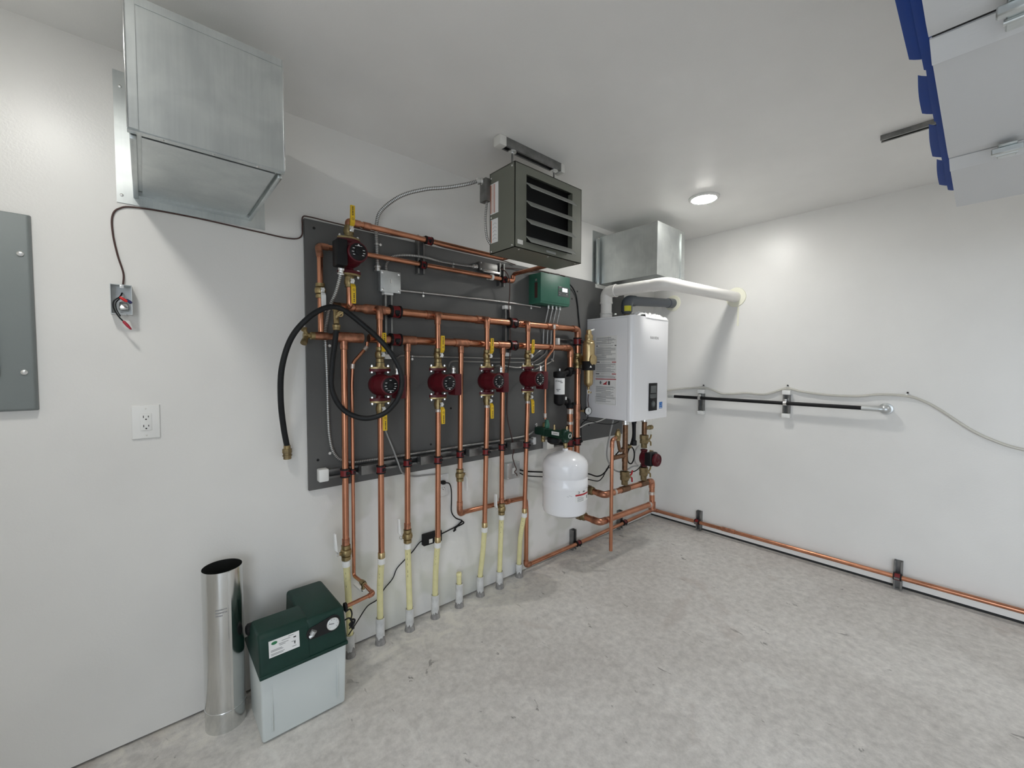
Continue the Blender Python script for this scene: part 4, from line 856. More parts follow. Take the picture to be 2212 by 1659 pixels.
# ------------------------------------------------------------------ green pump controller
gx0, gx1, gz0, gz1, gd = -1.594, -1.314, 1.785, 1.978, .13
t = thing('pump_controller', 'green steel pump controller box with a lit display', 'controller', W(-1.454, .018, gz0))
MB().box(gx0, gx1, .0185, gd - .004, gz0, gz1, .003).build('housing', 'greenbox', t)
MB().box(gx0 - .001, gx1 + .001, gd - .0035, gd, gz0 + .012, gz1 + .0015, .002).build('front_cover', 'greenbox', t)
k_ = MB().box(-1.432, -1.325, gd + .0003, gd + .0025, 1.845, 1.910, .002).build('display_panel', 'screendk', t)
MB().box(-1.392, -1.343, gd + .0027, gd + .0034, 1.878, 1.901).build('screen', 'screen', k_)
b = MB(); b.box(-1.426, -1.402, gd + .0027, gd + .0032, 1.886, 1.894); b.build('panel_logo', 'inkgreen', k_)
b = MB(); b.box(-1.426, -1.402, gd + .0027, gd + .0031, 1.866, 1.869); b.box(-1.426, -1.412, gd + .0027, gd + .0031, 1.854, 1.857); b.cyl(W(-1.347, gd + .0027, 1.864), W(-1.347, gd + .0032, 1.864), .004, seg=12); b.build('panel_print', 'ink', k_)
MB().box(gx0 - .0018, gx0 - .0003, .075, .100, 1.82, 1.92).build('side_label', 'wirebrown', t)
MB().box(gx0 - .0012, gx0 - .0003, .080, .096, 1.928, 1.942).build('side_knob', 'steel', t)
b = MB()
for x in x4: b.lathe([(.0075, 0), (.0095, .001), (.0095, .006), (.0075, .007), (.0075, .017), (.009, .018), (.009, .021)], W(x, .075, gz0 - .0003), -ZP, 14)
b.build('cable_glands', 'steel', t)

# ------------------------------------------------------------------ filter, separator, gauge
t = thing('boiler_filter', 'black cylindrical filter with a white label left of the riser', 'filter', W(-1.385, .095, 1.11)); fx, fd = -1.375, .098
MB().lathe([(.012, 0), (.034, .012), (.0385, .024), (.0385, .19), (.037, .195)], W(fx, fd, 1.112), ZP, 32).build('canister', 'black', t)
MB().lathe([(.0425, 0), (.0435, .004), (.0435, .030), (.040, .036), (.012, .040), (0, .041)], W(fx, fd, 1.3075), ZP, 32).build('cap', 'black', t)
MB().lathe([(.006, 0), (.006, .014), (.004, .016)], W(fx, fd, 1.3488), ZP, 12).build('vent_screw', 'steel', t)
b = MB(); N = 20; A0, A1 = -3.50, -1.32
pr = []
for z in (1.190, 1.300):
    pr.append([W(fx + .0392 * math.cos(A0 + (A1 - A0) * k / N), fd - .0392 * math.sin(A0 + (A1 - A0) * k / N), z) for k in range(N + 1)])
vs = [[b.bm.verts.new(p) for p in r_] for r_ in pr]
for k in range(N): b.bm.faces.new((vs[0][k], vs[0][k + 1], vs[1][k + 1], vs[1][k]))
bmesh.ops.solidify(b.bm, geom=list(b.bm.faces), thickness=.0004)
lb = b.build('label', 'paper', t)
nrm = Vector((-.84, -.54, 0)).normalized(); rt = Vector((-nrm.y, nrm.x, 0))
cc = W(fx, fd, 0) + nrm * .0398
text('label_name', 'iClean', .017, face_frame(Vector((cc.x, cc.y, 1.281)), rt, ZP), 'inkdk', lb, .0006)
b = MB()
for zz, a_, wd_ in ((1.222, -3.0, .75), (1.212, -2.9, .42), (1.268, -2.25, .4)):
    for k in range(6):
        a1, a2 = a_ + wd_ * k / 6, a_ + wd_ * (k + .8) / 6; r_ = .0397
        b.prism([W(fx + r_ * math.cos(a), fd - r_ * math.sin(a), z_) for a, z_ in ((a1, zz), (a2, zz), (a2, zz + .0045), (a1, zz + .0045))], Vector((math.cos(a1), math.sin(a1), 0)) * .0004)
b.build('label_print', 'inkdk', lb)
b = MB(); b.cyl(W(fx + .030, fd, 1.330), W(-1.276, .088, 1.338), .017); b.lathe([(.021, 0), (.030, .004), (.030, .030), (.024, .036)], W(-1.288, .087, 1.338), XP, 18)
b.lathe([(.0215, 0), (.0285, .003), (.0285, .032), (.023, .035)], W(-1.249, DH, 1.372), -ZP, 20); b.box(-1.262, -1.236, .106, .124, 1.325, 1.350, .004); b.build('inlet_valve', 'black', t)
b = MB(); b.cyl(W(fx + .030, fd, 1.150), W(-1.276, .088, 1.128), .017); b.lathe([(.020, 0), (.028, .004), (.028, .018), (.021, .022)], W(-1.292, .088, 1.129), XP, 18)
b.lathe([(.0215, 0), (.0275, .003), (.0275, .030), (.0225, .034)], W(-1.249, DH, 1.086), ZP, 20); b.cyl(W(-1.249, .107, 1.118), W(-1.249, .125, 1.118), .011, seg=14); b.build('outlet_valve', 'black', t)
MB().lathe([(.022, 0), (.0245, .001), (.0245, .02), (.022, .021)], W(-1.249, DH, 1.345), -ZP, 20).build('union_ring', 'solder', t)
MB().box(fx + .020, fx + .034, fd + .026, fd + .036, 1.152, 1.172).build('barcode_tag', 'white', t)

t = thing('air_separator', 'tall brass air and dirt separator with a black magnet belt', 'air separator', W(-1.172, .185, 1.235)); sx, sd = -1.166, .180
MB().lathe([(.008, 0), (.012, .004), (.028, .018), (.0315, .030), (.0325, .12), (.034, .125), (.041, .150), (.041, .215), (.0415, .290), (.040, .305), (.036, .310), (.036, .314), (.039, .316), (.038, .322), (.027, .326), (.027, .340), (.029, .343), (.026, .365), (.018, .368), (.018, .394), (.012, .400), (0, .401)], W(sx, sd, 1.236), ZP, 36).build('separator_body', 'brass_new', t)
b = MB(); b.lathe([(.030, 0), (.031, .02), (.036, .055)], W(sx, DH + .002, 1.424), OUT, 28); b.lathe([(.021, 0), (.029, .002), (.029, .020), (.024, .026), (.027, .036), (.034, .040), (.034, .064), (.026, .070), (.024, .080), (.029, .086), (.029, .104), (.0215, .106)], W(-1.172, DH, 1.367), ZP, 24); b.build('side_connection', 'brass', t)
b = MB(); b.lathe([(.0355, 0), (.0375, .004), (.0375, .010), (.020, .016), (0, .017)], W(sx, sd + .033, 1.425), OUT, 32); b.build('front_boss', 'brass_new', t)
b = MB(); b.lathe([(.0345, 0), (.0455, .003), (.0455, .060), (.0425, .064)], W(sx, sd, 1.352), ZP, 32); bl = b.build('magnet_belt', 'black', t)
q = W(sx - .026, sd + .0385, 0); b = MB(); b.prism([Vector((q.x - .008, q.y + .003, 1.372)), Vector((q.x + .006, q.y - .004, 1.372)), Vector((q.x - .001, q.y - .001, 1.388))], Vector((-.5, -.85, 0)) * .0012); b.build('belt_mark', 'paper', bl)
b = MB(); b.cyl(W(sx, sd + .010, 1.628), W(sx + .020, sd + .018, 1.634), .007, seg=12); b.ball(W(sx + .024, sd + .020, 1.636), .0085, 12); b.build('vent_cap', 'steel', t)
b = MB(); b.lathe([(.007, 0), (.010, .002), (.010, .014), (.007, .016), (.007, .034), (.009, .036), (.009, .048)], W(sx, sd, 1.238), -ZP, 14); b.cyl(W(sx, sd, 1.205), W(sx + .018, sd + .01, 1.195), .006, seg=12); b.build('drain_cock', 'brass', t)
b = MB(); b.torus(W(sx - .012, sd + .012, 1.202), OUT, .014, .0018, 20, 6); b.build('drain_strap', 'white', t)
MB().tube([W(sx + .002, sd, 1.190), W(sx + .004, sd - .006, 1.14), W(sx + .020, .170, 1.092)], .0030, smooth=4, seg=8).build('drain_lead', 'wirebrown', t)
t = thing('pressure_gauge', 'round pressure gauge beside the lower left edge of the boiler', 'gauge', W(-1.112, .14, 1.035)); gq = W(-1.112, .135, 1.060); gn = W(-.35, .93, 0)
MB().lathe([(.024, -.012), (.0285, -.008), (.0285, .008), (.0265, .010), (.0262, .004)], gq, gn, 32).build('case', 'black', t)
dl = MB().cyl(gq + gn.normalized() * .0042, gq + gn.normalized() * .0058, .0258, seg=32).build('dial_face', 'glass', t)
gr = Vector((-gn.y, gn.x, 0)).normalized(); b = MB(); b.prism([gq + gn.normalized() * .006 + gr * a + ZP * c for a, c in ((-.002, -.004), (.002, -.004), (.004, .017), (.002, .018))], gn.normalized() * .0006)
for k in range(9):
    a = -.8 + k * (PI + 1.6) / 8; p = gq + gn.normalized() * .006 + (gr * math.cos(a) + ZP * math.sin(a)) * .021; b.cyl(p, p + gn.normalized() * .0005, .0012, seg=6)
b.build('needle', 'inkdk', dl)
b = MB(); b.cyl(W(-1.172 + .021, DH + .006, 1.060), W(-1.140, .118, 1.060), .006, seg=12); b.hexn(W(-1.140, .110, 1.060), W(-1.128, .122, 1.060), .010); b.build('stem', 'brass', t)

# ------------------------------------------------------------------ fill valve and expansion tank
ex, ed = -1.525, .285
t = thing('fill_valve', 'dark green fill valve and backflow preventer above the white tank', 'valve', W(ex, .17, .92))
b = MB(); b.box(ex - .022, ex + .022, .085, .325, .920, .972, .008); b.box(ex - .030, ex + .030, .035, .125, .925, .978, .010); b.lathe([(.026, 0), (.026, .03), (.020, .036)], W(ex, ed, .950), ZP, 20); b.lathe([(.024, 0), (.024, .028), (.016, .034)], W(ex, ed, .935), -ZP, 20); b.build('casting', 'greendk', t)
MB().lathe([(.040, 0), (.044, .006), (.040, .030), (.024, .042)], W(ex, .185, .921), -ZP, 24).build('drain_bell', 'black', t)
b = MB(); b.box(ex - .0235, ex - .0223, .188, .252, .942, .964); lb = b.build('name_label', 'paper', t)
b = MB(); b.box(ex - .0242, ex - .0236, .200, .240, .9505, .9550); b.build('label_print', 'ink', lb)
b = MB(); b.torus(W(ex - .004, .3262, .948), OUT, .013, .0016, 24, 6); b.build('front_badge', 'paper', t)
for d, h in ((.19, .030), (.295, .016)): MB().lathe([(.008, 0), (.008, h * .5), (.006, h * .5), (.006, h), (.004, h + .002)], W(ex, d, .972 if d < .25 else .985), ZP, 12).build('test_port', 'brass_new', t)
b = MB(); b.lathe([(.016, 0), (.018, .004), (.018, .028), (.012, .040), (.012, .055)], W(ex + .010, .115, .973), ZP, 16); b.build('inlet_lever', 'greenbox', t)
b = MB(); b.lathe([(.013, 0), (.017, .002), (.017, .026), (.012, .030)], W(-1.518, .100, .9785), ZP, 16); b.build('inlet_nut', 'brass', t)
b = MB(); b.tube([W(ex - .020, .055, .985), W(ex - .030, .058, 1.000), W(ex - .040, .055, .992)], .004, smooth=4, seg=8); b.tube([W(ex - .030, .058, .980), W(ex - .030, .058, 1.0)], .005, seg=8); b.build('shutoff_handle', 'steel', t)
MB().lathe([(.012, 0), (.015, .003), (.015, .018), (.011, .022), (.014, .028), (.014, .040), (.010, .044)], W(ex, .09, .923), -ZP, 16).build('drain_plug', 'brass', t)
MB().lathe([(.012, 0), (.014, .002), (.014, .020), (.011, .023), (.011, .033)], W(ex, ed, .900), -ZP, 16).build('tank_nipple', 'brass', t)
t = thing('expansion_tank', 'white expansion tank hanging below the green fill valve', 'tank', W(ex, ed, .44))
tz = .452; R_ = .1415
MB().lathe([(.02, -.010), (.06, -.006), (.110, .006), (.134, .022), (R_, .045), (R_, .178), (R_ + .0015, .181), (R_ + .0015, .205), (R_, .208), (R_, .236), (R_ - .003, .240), (R_ - .003, .246), (R_, .250), (R_, .318), (.134, .342), (.115, .364), (.080, .384), (.040, .397), (.017, .402), (.017, .410), (0, .411)], W(ex, ed, tz), ZP, 64).build('shell', 'enamel', t)
MB().hexn(W(ex, ed, .857), W(ex, ed, .8655), .017).build('neck', 'enamel', t)
def wrap(name, m, parent, a0, a1, z0, z1, r_, N=14, th=.0003):
    b = MB(); rows = []
    for z in (z0, z1): rows.append([b.bm.verts.new(W(ex + r_ * math.cos(a0 + (a1 - a0) * k / N), ed - r_ * math.sin(a0 + (a1 - a0) * k / N), z)) for k in range(N + 1)])
    for k in range(N): b.bm.faces.new((rows[0][k], rows[0][k + 1], rows[1][k + 1], rows[1][k]))
    bmesh.ops.solidify(b.bm, geom=list(b.bm.faces), thickness=th)
    return b.build(name, m, parent)
TA0, TA1 = -1.97, -1.12
lb = wrap('tank_label', 'paper', t, TA0, TA1, .560, .632, R_ + .0006)
wrap('label_stripe', 'inkred', lb, TA0, TA1, .600, .610, R_ + .0012)
am = -1.50; n_ = Vector((math.cos(am), math.sin(am), 0)); c_ = W(ex, ed, .621) + n_ * (R_ + .0016)
text('label_brand', 'PRO', .012, face_frame(c_, Vector((-n_.y, n_.x, 0)), ZP), 'inkdk', lb)
am = -1.80; n_ = Vector((math.cos(am), math.sin(am), 0)); b = MB(); b.torus(W(ex, ed, .621) + n_ * (R_ + .0014), n_, .0055, .0011, 20, 5, .4, 5.6); b.build('label_logo', 'inkdk', lb)
for k in range(5): wrap('label_print', 'ink', lb, TA0 + .10, TA0 + (.46 if k else .36), .590 - k * .006, .5925 - k * .006, R_ + .0011, 6)
b_ = [wrap('label_barcode', 'inkdk', lb, TA1 - .15 + i * .022, TA1 - .15 + i * .022 + .011, .572, .592, R_ + .0011, 2) for i in range(5)]
MB().lathe([(.006, 0), (.006, .012), (.003, .014)], W(ex - .01, ed, .4405), -ZP, 10).build('air_valve', 'steel', t)
for (a, z, l) in ((-2.30, .60, .012), (-2.18, .604, .02)):
    p = W(ex + (R_ + .0002) * math.cos(a), ed - (R_ + .0002) * math.sin(a), z); dv = Vector((-math.sin(a), math.cos(a), -.3)).normalized()
    MB().tube([p - dv * l / 2, p + dv * l / 2], .0008, seg=5).build('scuff_mark', 'ink', t)
# ------------------------------------------------------------------ boiler
bx0, bx1, bz0, bz1, bd = -.985, -.478, .996, 1.735, .413
t = thing('wall_boiler', 'white wall hung boiler near the corner', 'boiler', W(-.73, 0, bz0))
MB().box(bx0 + .002, bx1 - .002, .0185, bd - .042, bz0 + .004, bz1 - .012, .003).build('cabinet', 'enamel', t)
MB().box(bx0 + .001, bx1 - .001, .0185, bd - .042, bz1 - .0115, bz1, .002).build('top_plate', 'enamel', t)
rr = .034; pl = [(bx0, bd - .040), (bx0, bd - rr)]
for k in range(1, 9): a = PI / 2 * k / 8; pl.append((bx0 + rr - rr * math.cos(a), bd - rr + rr * math.sin(a)))
pl = pl + [(bx0 + bx1 - x, d) for x, d in pl[::-1]]
MB().prism([W(x, d, bz0) for x, d in pl], (0, 0, bz1 - bz0)).build('front_cover', 'enamel', t, angle=25)
lb = MB().box(bx0 - .0006, bx0 + .0015, .100, .286, 1.100, 1.602).build('warning_label', 'paper', t)
def lp(name, m, rows):
    b = MB()
    for d0, d1, z, h in rows: b.box(bx0 - .0011, bx0 - .0007, d0, d1, z, z + h)
    b.build(name, m, lb)
rnd = random.Random(3)
rows = []
z = 1.595
while z > 1.12:
    z -= .0066
    if any(abs(z - q) < .011 for q in (1.530, 1.411, 1.326, 1.287)) or 1.236 < z < 1.285: continue
    ln = rnd.choice((.09, .13, .155, .168)); st = .108 + (rnd.choice((0, 0, .05)) if ln < .12 else 0)
    rows.append((st, min(st + ln, .279), z, .0030))
lp('label_text', 'ink', rows)
lp('label_boxes', 'ink', [(.103, .283, 1.158, .0012), (.103, .283, 1.108, .0012), (.103, .1045, 1.108, .050), (.2815, .283, 1.108, .050), (.215, .2165, 1.545, .050), (.135, .255, 1.5285, .003), (.150, .236, 1.409, .003), (.150, .236, 1.3245, .003)])
lp('label_bar', 'inkdk', [(.108, .122, 1.527, .006), (.268, .282, 1.527, .006), (.106, .140, 1.408, .006), (.106, .138, 1.323, .006)])
lp('label_red_bar', 'inkred', [(.246, .282, 1.408, .006), (.246, .282, 1.323, .006), (.104, .284, 1.285, .006)])
lp('label_pictogram', 'inkdk', [(.142, .158, 1.252, .004), (.146, .152, 1.256, .018), (.139, .162, 1.262, .004), (.216, .232, 1.246, .028)])
lp('label_pictogram', 'inkred', [(.170, .206, 1.248, .005), (.178, .190, 1.253, .006), (.190, .202, 1.253, .013), (.198, .206, 1.262, .010)])
F0 = bd + .0002
k_ = MB().box(-.770, -.658, F0, F0 + .006, 1.058, 1.260, .004).build('control_panel', 'black', t)
MB().box(-.752, -.676, F0 + .0063, F0 + .007, 1.188, 1.240).build('display', 'screendk', k_)
MB().box(-.758, -.670, F0 + .0063, F0 + .0066, 1.150, 1.180).build('button_strip', 'screendk', k_)
b = MB(); b.torus(W(-.714, F0 + .0065, 1.106), OUT, .022, .0028, 28, 8); b.cyl(W(-.714, F0 + .006, 1.106), W(-.714, F0 + .010, 1.106), .017, seg=24); b.build('rotary_knob', 'screendk', k_)
text('brand_badge', 'NAVIEN', .028, face_frame(W(-.700, bd + .0006, 1.588), XP, ZP), 'ink', t, .0006, 1.15)
MB().box(-.618, -.574, F0, F0 + .0006, 1.066, 1.116).build('energy_sticker', 'energyblue', t)
b = MB(); b.torus(W(-.596, F0 + .0008, 1.095), OUT, .011, .0008, 18, 5, .3, 4.6); b.box(-.612, -.580, F0 + .0007, F0 + .001, 1.070, 1.074); b.build('sticker_print', 'paper', t)
b = MB(); b.lathe([(.047, 0), (.047, .010), (.0445, .012), (.0445, .045)], W(-.90, .13, bz1), ZP, 32); b.build('vent_collar', 'pvcw', t)
b = MB(); b.torus(W(-.90, .13, bz1 + .034), ZP, .046, .0022, 28, 6); b.cyl(W(-.865, .175, bz1 + .034), W(-.850, .185, bz1 + .034), .006, seg=10); b.build('collar_clamp', 'steel', t)
b = MB()
for x in (-.935, -.683): b.lathe([(.014, 0), (.022, -.002), (.022, -.016), (.026, -.018), (.026, -.032), (.020, -.036)], W(x, .332, bz0 + .004), ZP, 20)
b.build('pipe_nipples', 'steel', t)
b = MB(); b.lathe([(.020, 0), (.020, -.022), (.016, -.024), (.016, -.036)], W(-.81, .325, bz0 + .004), ZP, 18); b.build('drain_nipple', 'black', t)

# crumpled film left on the boiler top
b = MB(); rnd = random.Random(11); nx, ny = 16, 10; G = []
for i in range(nx + 1):
    G.append([])
    for j in range(ny + 1):
        x = -.82 + .30 * i / nx; d = .27 + .160 * j / ny; z = bz1 + .010 + rnd.random() * .062 * (math.sin(PI * i / nx) * .6 + .25) * (1.2 - j / ny * .8)
        if j == ny: z = bz1 - .004 - rnd.random() * .008; d = bd + .003 + rnd.random() * .003
        if j == ny - 1: d = bd - .004; z = bz1 + .008 + rnd.random() * .022
        G[-1].append(b.bm.verts.new(W(x + rnd.uniform(-.008, .008), d, z)))
for i in range(nx):
    for j in range(ny): b.bm.faces.new((G[i][j], G[i + 1][j], G[i + 1][j + 1], G[i][j + 1]))
bmesh.ops.solidify(b.bm, geom=list(b.bm.faces), thickness=.0006)
tag(b.build('plastic_film', 'film', angle=12), 'crumpled clear plastic film lying on top of the white boiler', 'plastic film')

# vents
VW = [W(-.90, .13, bz1 + .013), W(-.90, .13, 1.934), W(-.897, .605, 1.930), W(-.001, .705, 1.926)]
t = thing('vent_pipe', 'white plastic vent pipe bending from the boiler top to the right wall', 'vent pipe', VW[0])
MB().tube([VW[0], VW[1] - ZP * .04], .0405, seg=28).build('lower_pipe', 'pvcw', t)
MB().tube([VW[1] - ZP * .085, VW[1], VW[1] + OUT * .085], .0440, bend=.055, seg=28).build('elbow', 'pvcw', t)
MB().tube([VW[1] + OUT * .075, VW[2], VW[3]], .0405, bend=.13, seg=28).build('upper_pipe', 'pvcw', t)
MB().tube([VW[2] - OUT * .10, VW[2], VW[2] + (VW[3] - VW[2]).normalized() * .13], .0425, bend=.10, seg=28).build('sweep_elbow', 'pvcw', t)
b = MB(); b.tubewall(VW[1] - ZP * .088, VW[1] - ZP * .074, .0468, .042, 28); b.tubewall(VW[1] + OUT * .076, VW[1] + OUT * .088, .0468, .042, 28); b.build('hub_ring', 'pvcw', t)
b = MB(); b.lathe([(.076, 0), (.073, .006), (.0425, .012)], Vector((-.0003, -.704, 1.926)), -XP, 36); b.build('wall_collar', 'foam', t)
MB().hexa([Vector((a, c, e)) for e in (1.70, 1.852) for a, c in ((-.0025, -.730), (-.0003, -.730), (-.0003, -.716), (-.0025, -.716))], .001, 1).build('foam_drip', 'foam', t)
VG = [W(-.668, .155, bz1 + .02), W(-.668, .155, 1.893), W(-.001, .186, 1.936)]
t = thing('vent_pipe', 'dark grey vent pipe running from the boiler top to the right wall', 'vent pipe', VG[0])
MB().tube([VG[0] + ZP * .035, VG[1], VG[2]], .0365, bend=.060, seg=28).build('pipe', 'cpvc', t)
MB().tube([VG[0] + ZP * .050, VG[1], VG[1] + (VG[2] - VG[1]).normalized() * .095], .0425, bend=.065, seg=28).build('elbow', 'cpvc', t)
MB().lathe([(.0365, 0), (.0405, .002), (.0405, .085)], VG[1] + (VG[2] - VG[1]).normalized() * .58, VG[2] - VG[1], 28).build('coupling', 'cpvc', t)
b = MB(); b.lathe([(.030, 0), (.030, .022), (.024, .026), (.024, .05)], VG[0] - ZP * .0195, ZP, 24); b.build('brass_base', 'brass_dark', t)
b = MB(); q = VG[0]; rows = [[b.bm.verts.new(q + Vector((.0432 * math.cos(a), .0432 * math.sin(a), h))) for a in [-3.0 + 1.3 * k / 12 for k in range(13)]] for h in (.052, .094)]
for k in range(12): b.bm.faces.new((rows[0][k], rows[0][k + 1], rows[1][k + 1], rows[1][k]))
bmesh.ops.solidify(b.bm, geom=list(b.bm.faces), thickness=.0005); b.build('yellow_label', 'yellowlabel', t)
b = MB(); b.lathe([(.069, 0), (.066, .006), (.038, .012)], Vector((-.0003, -.186, 1.936)), -XP, 36); b.build('wall_collar', 'foam', t)
cable('sensor_lead', 'black lead with a small white clip on top of the boiler', 'wire', [W(-.64, .19, bz1 + .012), W(-.60, .21, bz1 + .055), W(-.55, .22, bz1 + .066), W(-.515, .22, bz1 + .060), W(-.505, .22, bz1 + .03)], .0036, 'black')

# ------------------------------------------------------------------ pipework under the boiler
def bp(x, z, d=.332): return W(x, d, z)
t = thing('boiler_connection', 'dark copper upright below the boiler, left of the boiler pump', 'copper pipe', bp(-.935, .525))
MB().tube([bp(-.935, .965), bp(-.935, .640)], .0188, seg=20).build('pipe', 'copper_dark', t)
b = MB(); b.tube([bp(-.952, .746), bp(-1.085, .748)], .0160, seg=18); b.lathe([(.016, 0), (.018, .002), (.018, .016), (.010, .020)], bp(-1.070, .748), -XP, 18); b.build('capped_branch', 'copper_dark', t)
b = MB(); b.tube([bp(-.952, .790), bp(-1.030, .790, .352), bp(-1.055, .872, .352)], .0115, bend=.022, seg=14); b.build('relief_branch', 'copper_dark', t)
b = MB()
for z in (.775, .735, .70): b.lathe([(.0188, 0), (.0212, .001), (.0212, .022), (.0188, .023)], bp(-.935, z), ZP, 20)
b.build('fitting', 'copper_dark', t)
b = MB(); b.cyl(bp(-.917, .800), bp(-.880, .800), .008, seg=12); b.lathe([(.008, 0), (.013, .002), (.013, .020), (.006, .024)], bp(-.888, .800), XP, 12); b.build('drain_port', 'brass', t)
def iso_valve(x, z, label, col='inkred'):
    t = thing('isolation_valve', label, 'valve', bp(x, z - .05))
    b = MB(); b.lathe([(.019, -.052), (.0235, -.050), (.0235, -.020), (.031, -.016), (.033, 0), (.031, .016), (.034, .018), (.034, .046), (.0195, .050)], bp(x, z), ZP, 8, ); b.build('valve_body', 'brass_dark', t)
    b = MB(); b.cyl(bp(x + .03, z), bp(x + .062, z), .009, seg=12); b.lathe([(.009, 0), (.013, .002), (.013, .018)], bp(x + .045, z - .002), XP, 12); b.build('purge_port', 'brass', t)
    b = MB(); b.tube([bp(x + .066, z + .004, .335), bp(x + .082, z + .020, .338), bp(x + .090, z + .040, .338)], .006, seg=8); b.tube([bp(x + .066, z - .004, .335), bp(x + .084, z - .016, .338), bp(x + .086, z - .044, .338)], .006, seg=8); b.build('handle', col, t)
iso_valve(-.935, .583, 'brass isolation valve with red handle on the left boiler upright')
iso_valve(-.683, .5735, 'brass isolation valve below the boiler pump', 'brass')
iso_valve(-.683, .818, 'brass isolation valve above the boiler pump', 'brass')
t = thing('boiler_connection', 'dark copper upright with brass side tap at the boiler right', 'copper pipe', bp(-.683, .87))
MB().tube([bp(-.683, .965), bp(-.683, .870)], .0188, seg=20).build('pipe', 'copper_dark', t)
b = MB(); b.tube([bp(-.666, .915), bp(-.602, .915)], .0145, seg=16); b.lathe([(.0145, 0), (.018, .002), (.018, .030), (.012, .034)], bp(-.612, .915), XP, 16); b.build('side_tap', 'brass', t)
t = thing('boiler_pump', 'red pump with black motor body below the boiler', 'pump', bp(-.683, .62))
b = MB(); b.lathe([(.0195, 0), (.026, .003), (.026, .012), (.021, .018), (.030, .045), (.030, .085), (.021, .115), (.026, .121), (.026, .130), (.0195, .133)], bp(-.683, .625), ZP, 20); b.lathe([(.03, 0), (.046, .004), (.046, .05)], bp(-.683, .692, .315), OUT, 28); b.build('casing', 'red', t)
MB().box(-.738, -.640, .3655, .425, .646, .744, .012, 3).build('motor_body', 'black', t)
MB().lathe([(.042, 0), (.048, .004), (.048, .020), (.044, .028), (.038, .031), (.036, .026), (.018, .026), (.016, .032), (.010, .033), (.006, .029), (0, .029)], bp(-.687, .692, .4255), OUT, 32).build('front_cap', 'red', t)
t = thing('relief_valve', 'brass relief valve between the drain pipe and the boiler upright', 'valve', W(-1.055, .352, .87))
b = MB(); b.lathe([(.0118, 0), (.018, .002), (.018, .016), (.020, .020), (.022, .045), (.015, .062), (.012, .070)], W(-1.055, .352, .868), ZP, 16); b.cyl(W(-1.070, .354, .895), W(-1.105, .365, .893), .0145, seg=14); b.build('valve_body', 'brass', t)
MB().tube([W(-1.068, .352, .942), W(-1.050, .352, .946), W(-1.030, .352, .935)], .0045, seg=8).build('test_lever', 'brass_dark', t)
cpipe('open ended copper drain pipe hanging above the floor in front', [W(-1.1055, .3655, .893), W(-1.176, .390, .890), W(-1.177, .390, .142)], R75 + .0008, elbows=([W(-1.130, .3739, .892), W(-1.176, .390, .890), W(-1.176, .390, .84)],), bend=.024)
t = thing('condensate_drop', 'black plastic drop pipe in the middle below the boiler', 'pipe', bp(-.81, .79, .325))
MB().tube([bp(-.81, .962, .325), bp(-.81, .820, .325)], .0125, seg=16).build('pipe', 'black', t); MB().lathe([(.013, 0), (.020, .003), (.020, .035), (.013, .040)], bp(-.81, .800, .325), ZP, 16).build('coupling', 'rubber', t)
t = thing('condensate_canister', 'white plastic canister on the wall in the corner behind the boiler pump', 'canister', W(-.205, 0, .50))
MB().lathe([(.0, 0), (.075, .003), (.090, .012), (.094, .06), (.085, .075), (0, .078)], W(-.205, .001, .592), OUT, 32).build('shell', 'white', t)
for dx, z in ((-.05, .60), (.045, .635)):
    b = MB(); b.cyl(W(-.205 + dx, .0795, z), W(-.205 + dx, .094, z), .009, seg=12); b.box(-.205 + dx - .022, -.205 + dx + .022, .0945, .100, z - .006, z + .006, .002); b.build('port_valve', 'brass', t)
cable('power_cord', 'black cord looping below the boiler between its two uprights', 'cable', [W(-1.681, .022, .705), W(-1.60, .024, .68), W(-1.40, .045, .645), W(-1.26, .150, .632), bp(-1.19, .630, .20), bp(-1.10, .600, .22), bp(-1.00, .618, .215), bp(-.92, .70, .22), bp(-.86, .78, .26), bp(-.815, .80, .28), bp(-.775, .76, .30), bp(-.765, .70, .30), bp(-.80, .66, .30), bp(-.845, .68, .30), bp(-.855, .74, .30), bp(-.82, .79, .298), bp(-.79, .86, .30), bp(-.79, .93, .30), bp(-.80, .985, .30)], .0050, 'black')
cable('power_cord', 'second black cord, lowest one between the white tank and the drain pipe', 'cable', [W(-1.681, .022, .685), W(-1.60, .024, .65), W(-1.40, .045, .612), W(-1.26, .150, .60), bp(-1.19, .590, .20), bp(-1.10, .566, .22), bp(-1.02, .572, .20), bp(-.98, .59, .19), bp(-.935, .63, .19), bp(-.87, .60, .22), bp(-.80, .585, .26), bp(-.76, .60, .31), bp(-.745, .648, .352)], .0036, 'black')
cable('condensate_hose', 'thin grey hose curving down from the boiler underside behind the drain pipe', 'hose', [bp(-.950, .990, .24), bp(-.985, .90, .24), bp(-1.02, .80, .24), bp(-1.025, .72, .245), bp(-.99, .648, .265), bp(-.935, .618, .288), bp(-.86, .622, .30), bp(-.80, .640, .312), bp(-.742, .636, .318)], .0056, 'wiregrey')
cable('sensor_lead', 'white lead sagging from the riser to the boiler underside', 'wire', [W(-1.145, .036, .905), W(-1.08, .037, .925), W(-1.0, .042, .948), W(-.93, .08, .960), W(-.90, .14, .992)], .0040, 'offwhite')
cable('sensor_lead', 'thin black lead hanging below the pressure gauge', 'wire', [W(-1.105, .13, 1.034), W(-1.07, .10, 1.0), W(-1.055, .06, .975), W(-1.048, .024, .94), W(-1.045, .0225, .87), W(-1.04, .0225, .82)], .0030, 'black')
cable('sensor_lead', 'thin black lead along the boiler underside to its left upright', 'wire', [W(-1.075, .06, .988), W(-1.04, .10, .975), W(-1.0, .18, .962), W(-.97, .25, .965), W(-.95, .29, .985)], .0028, 'black')

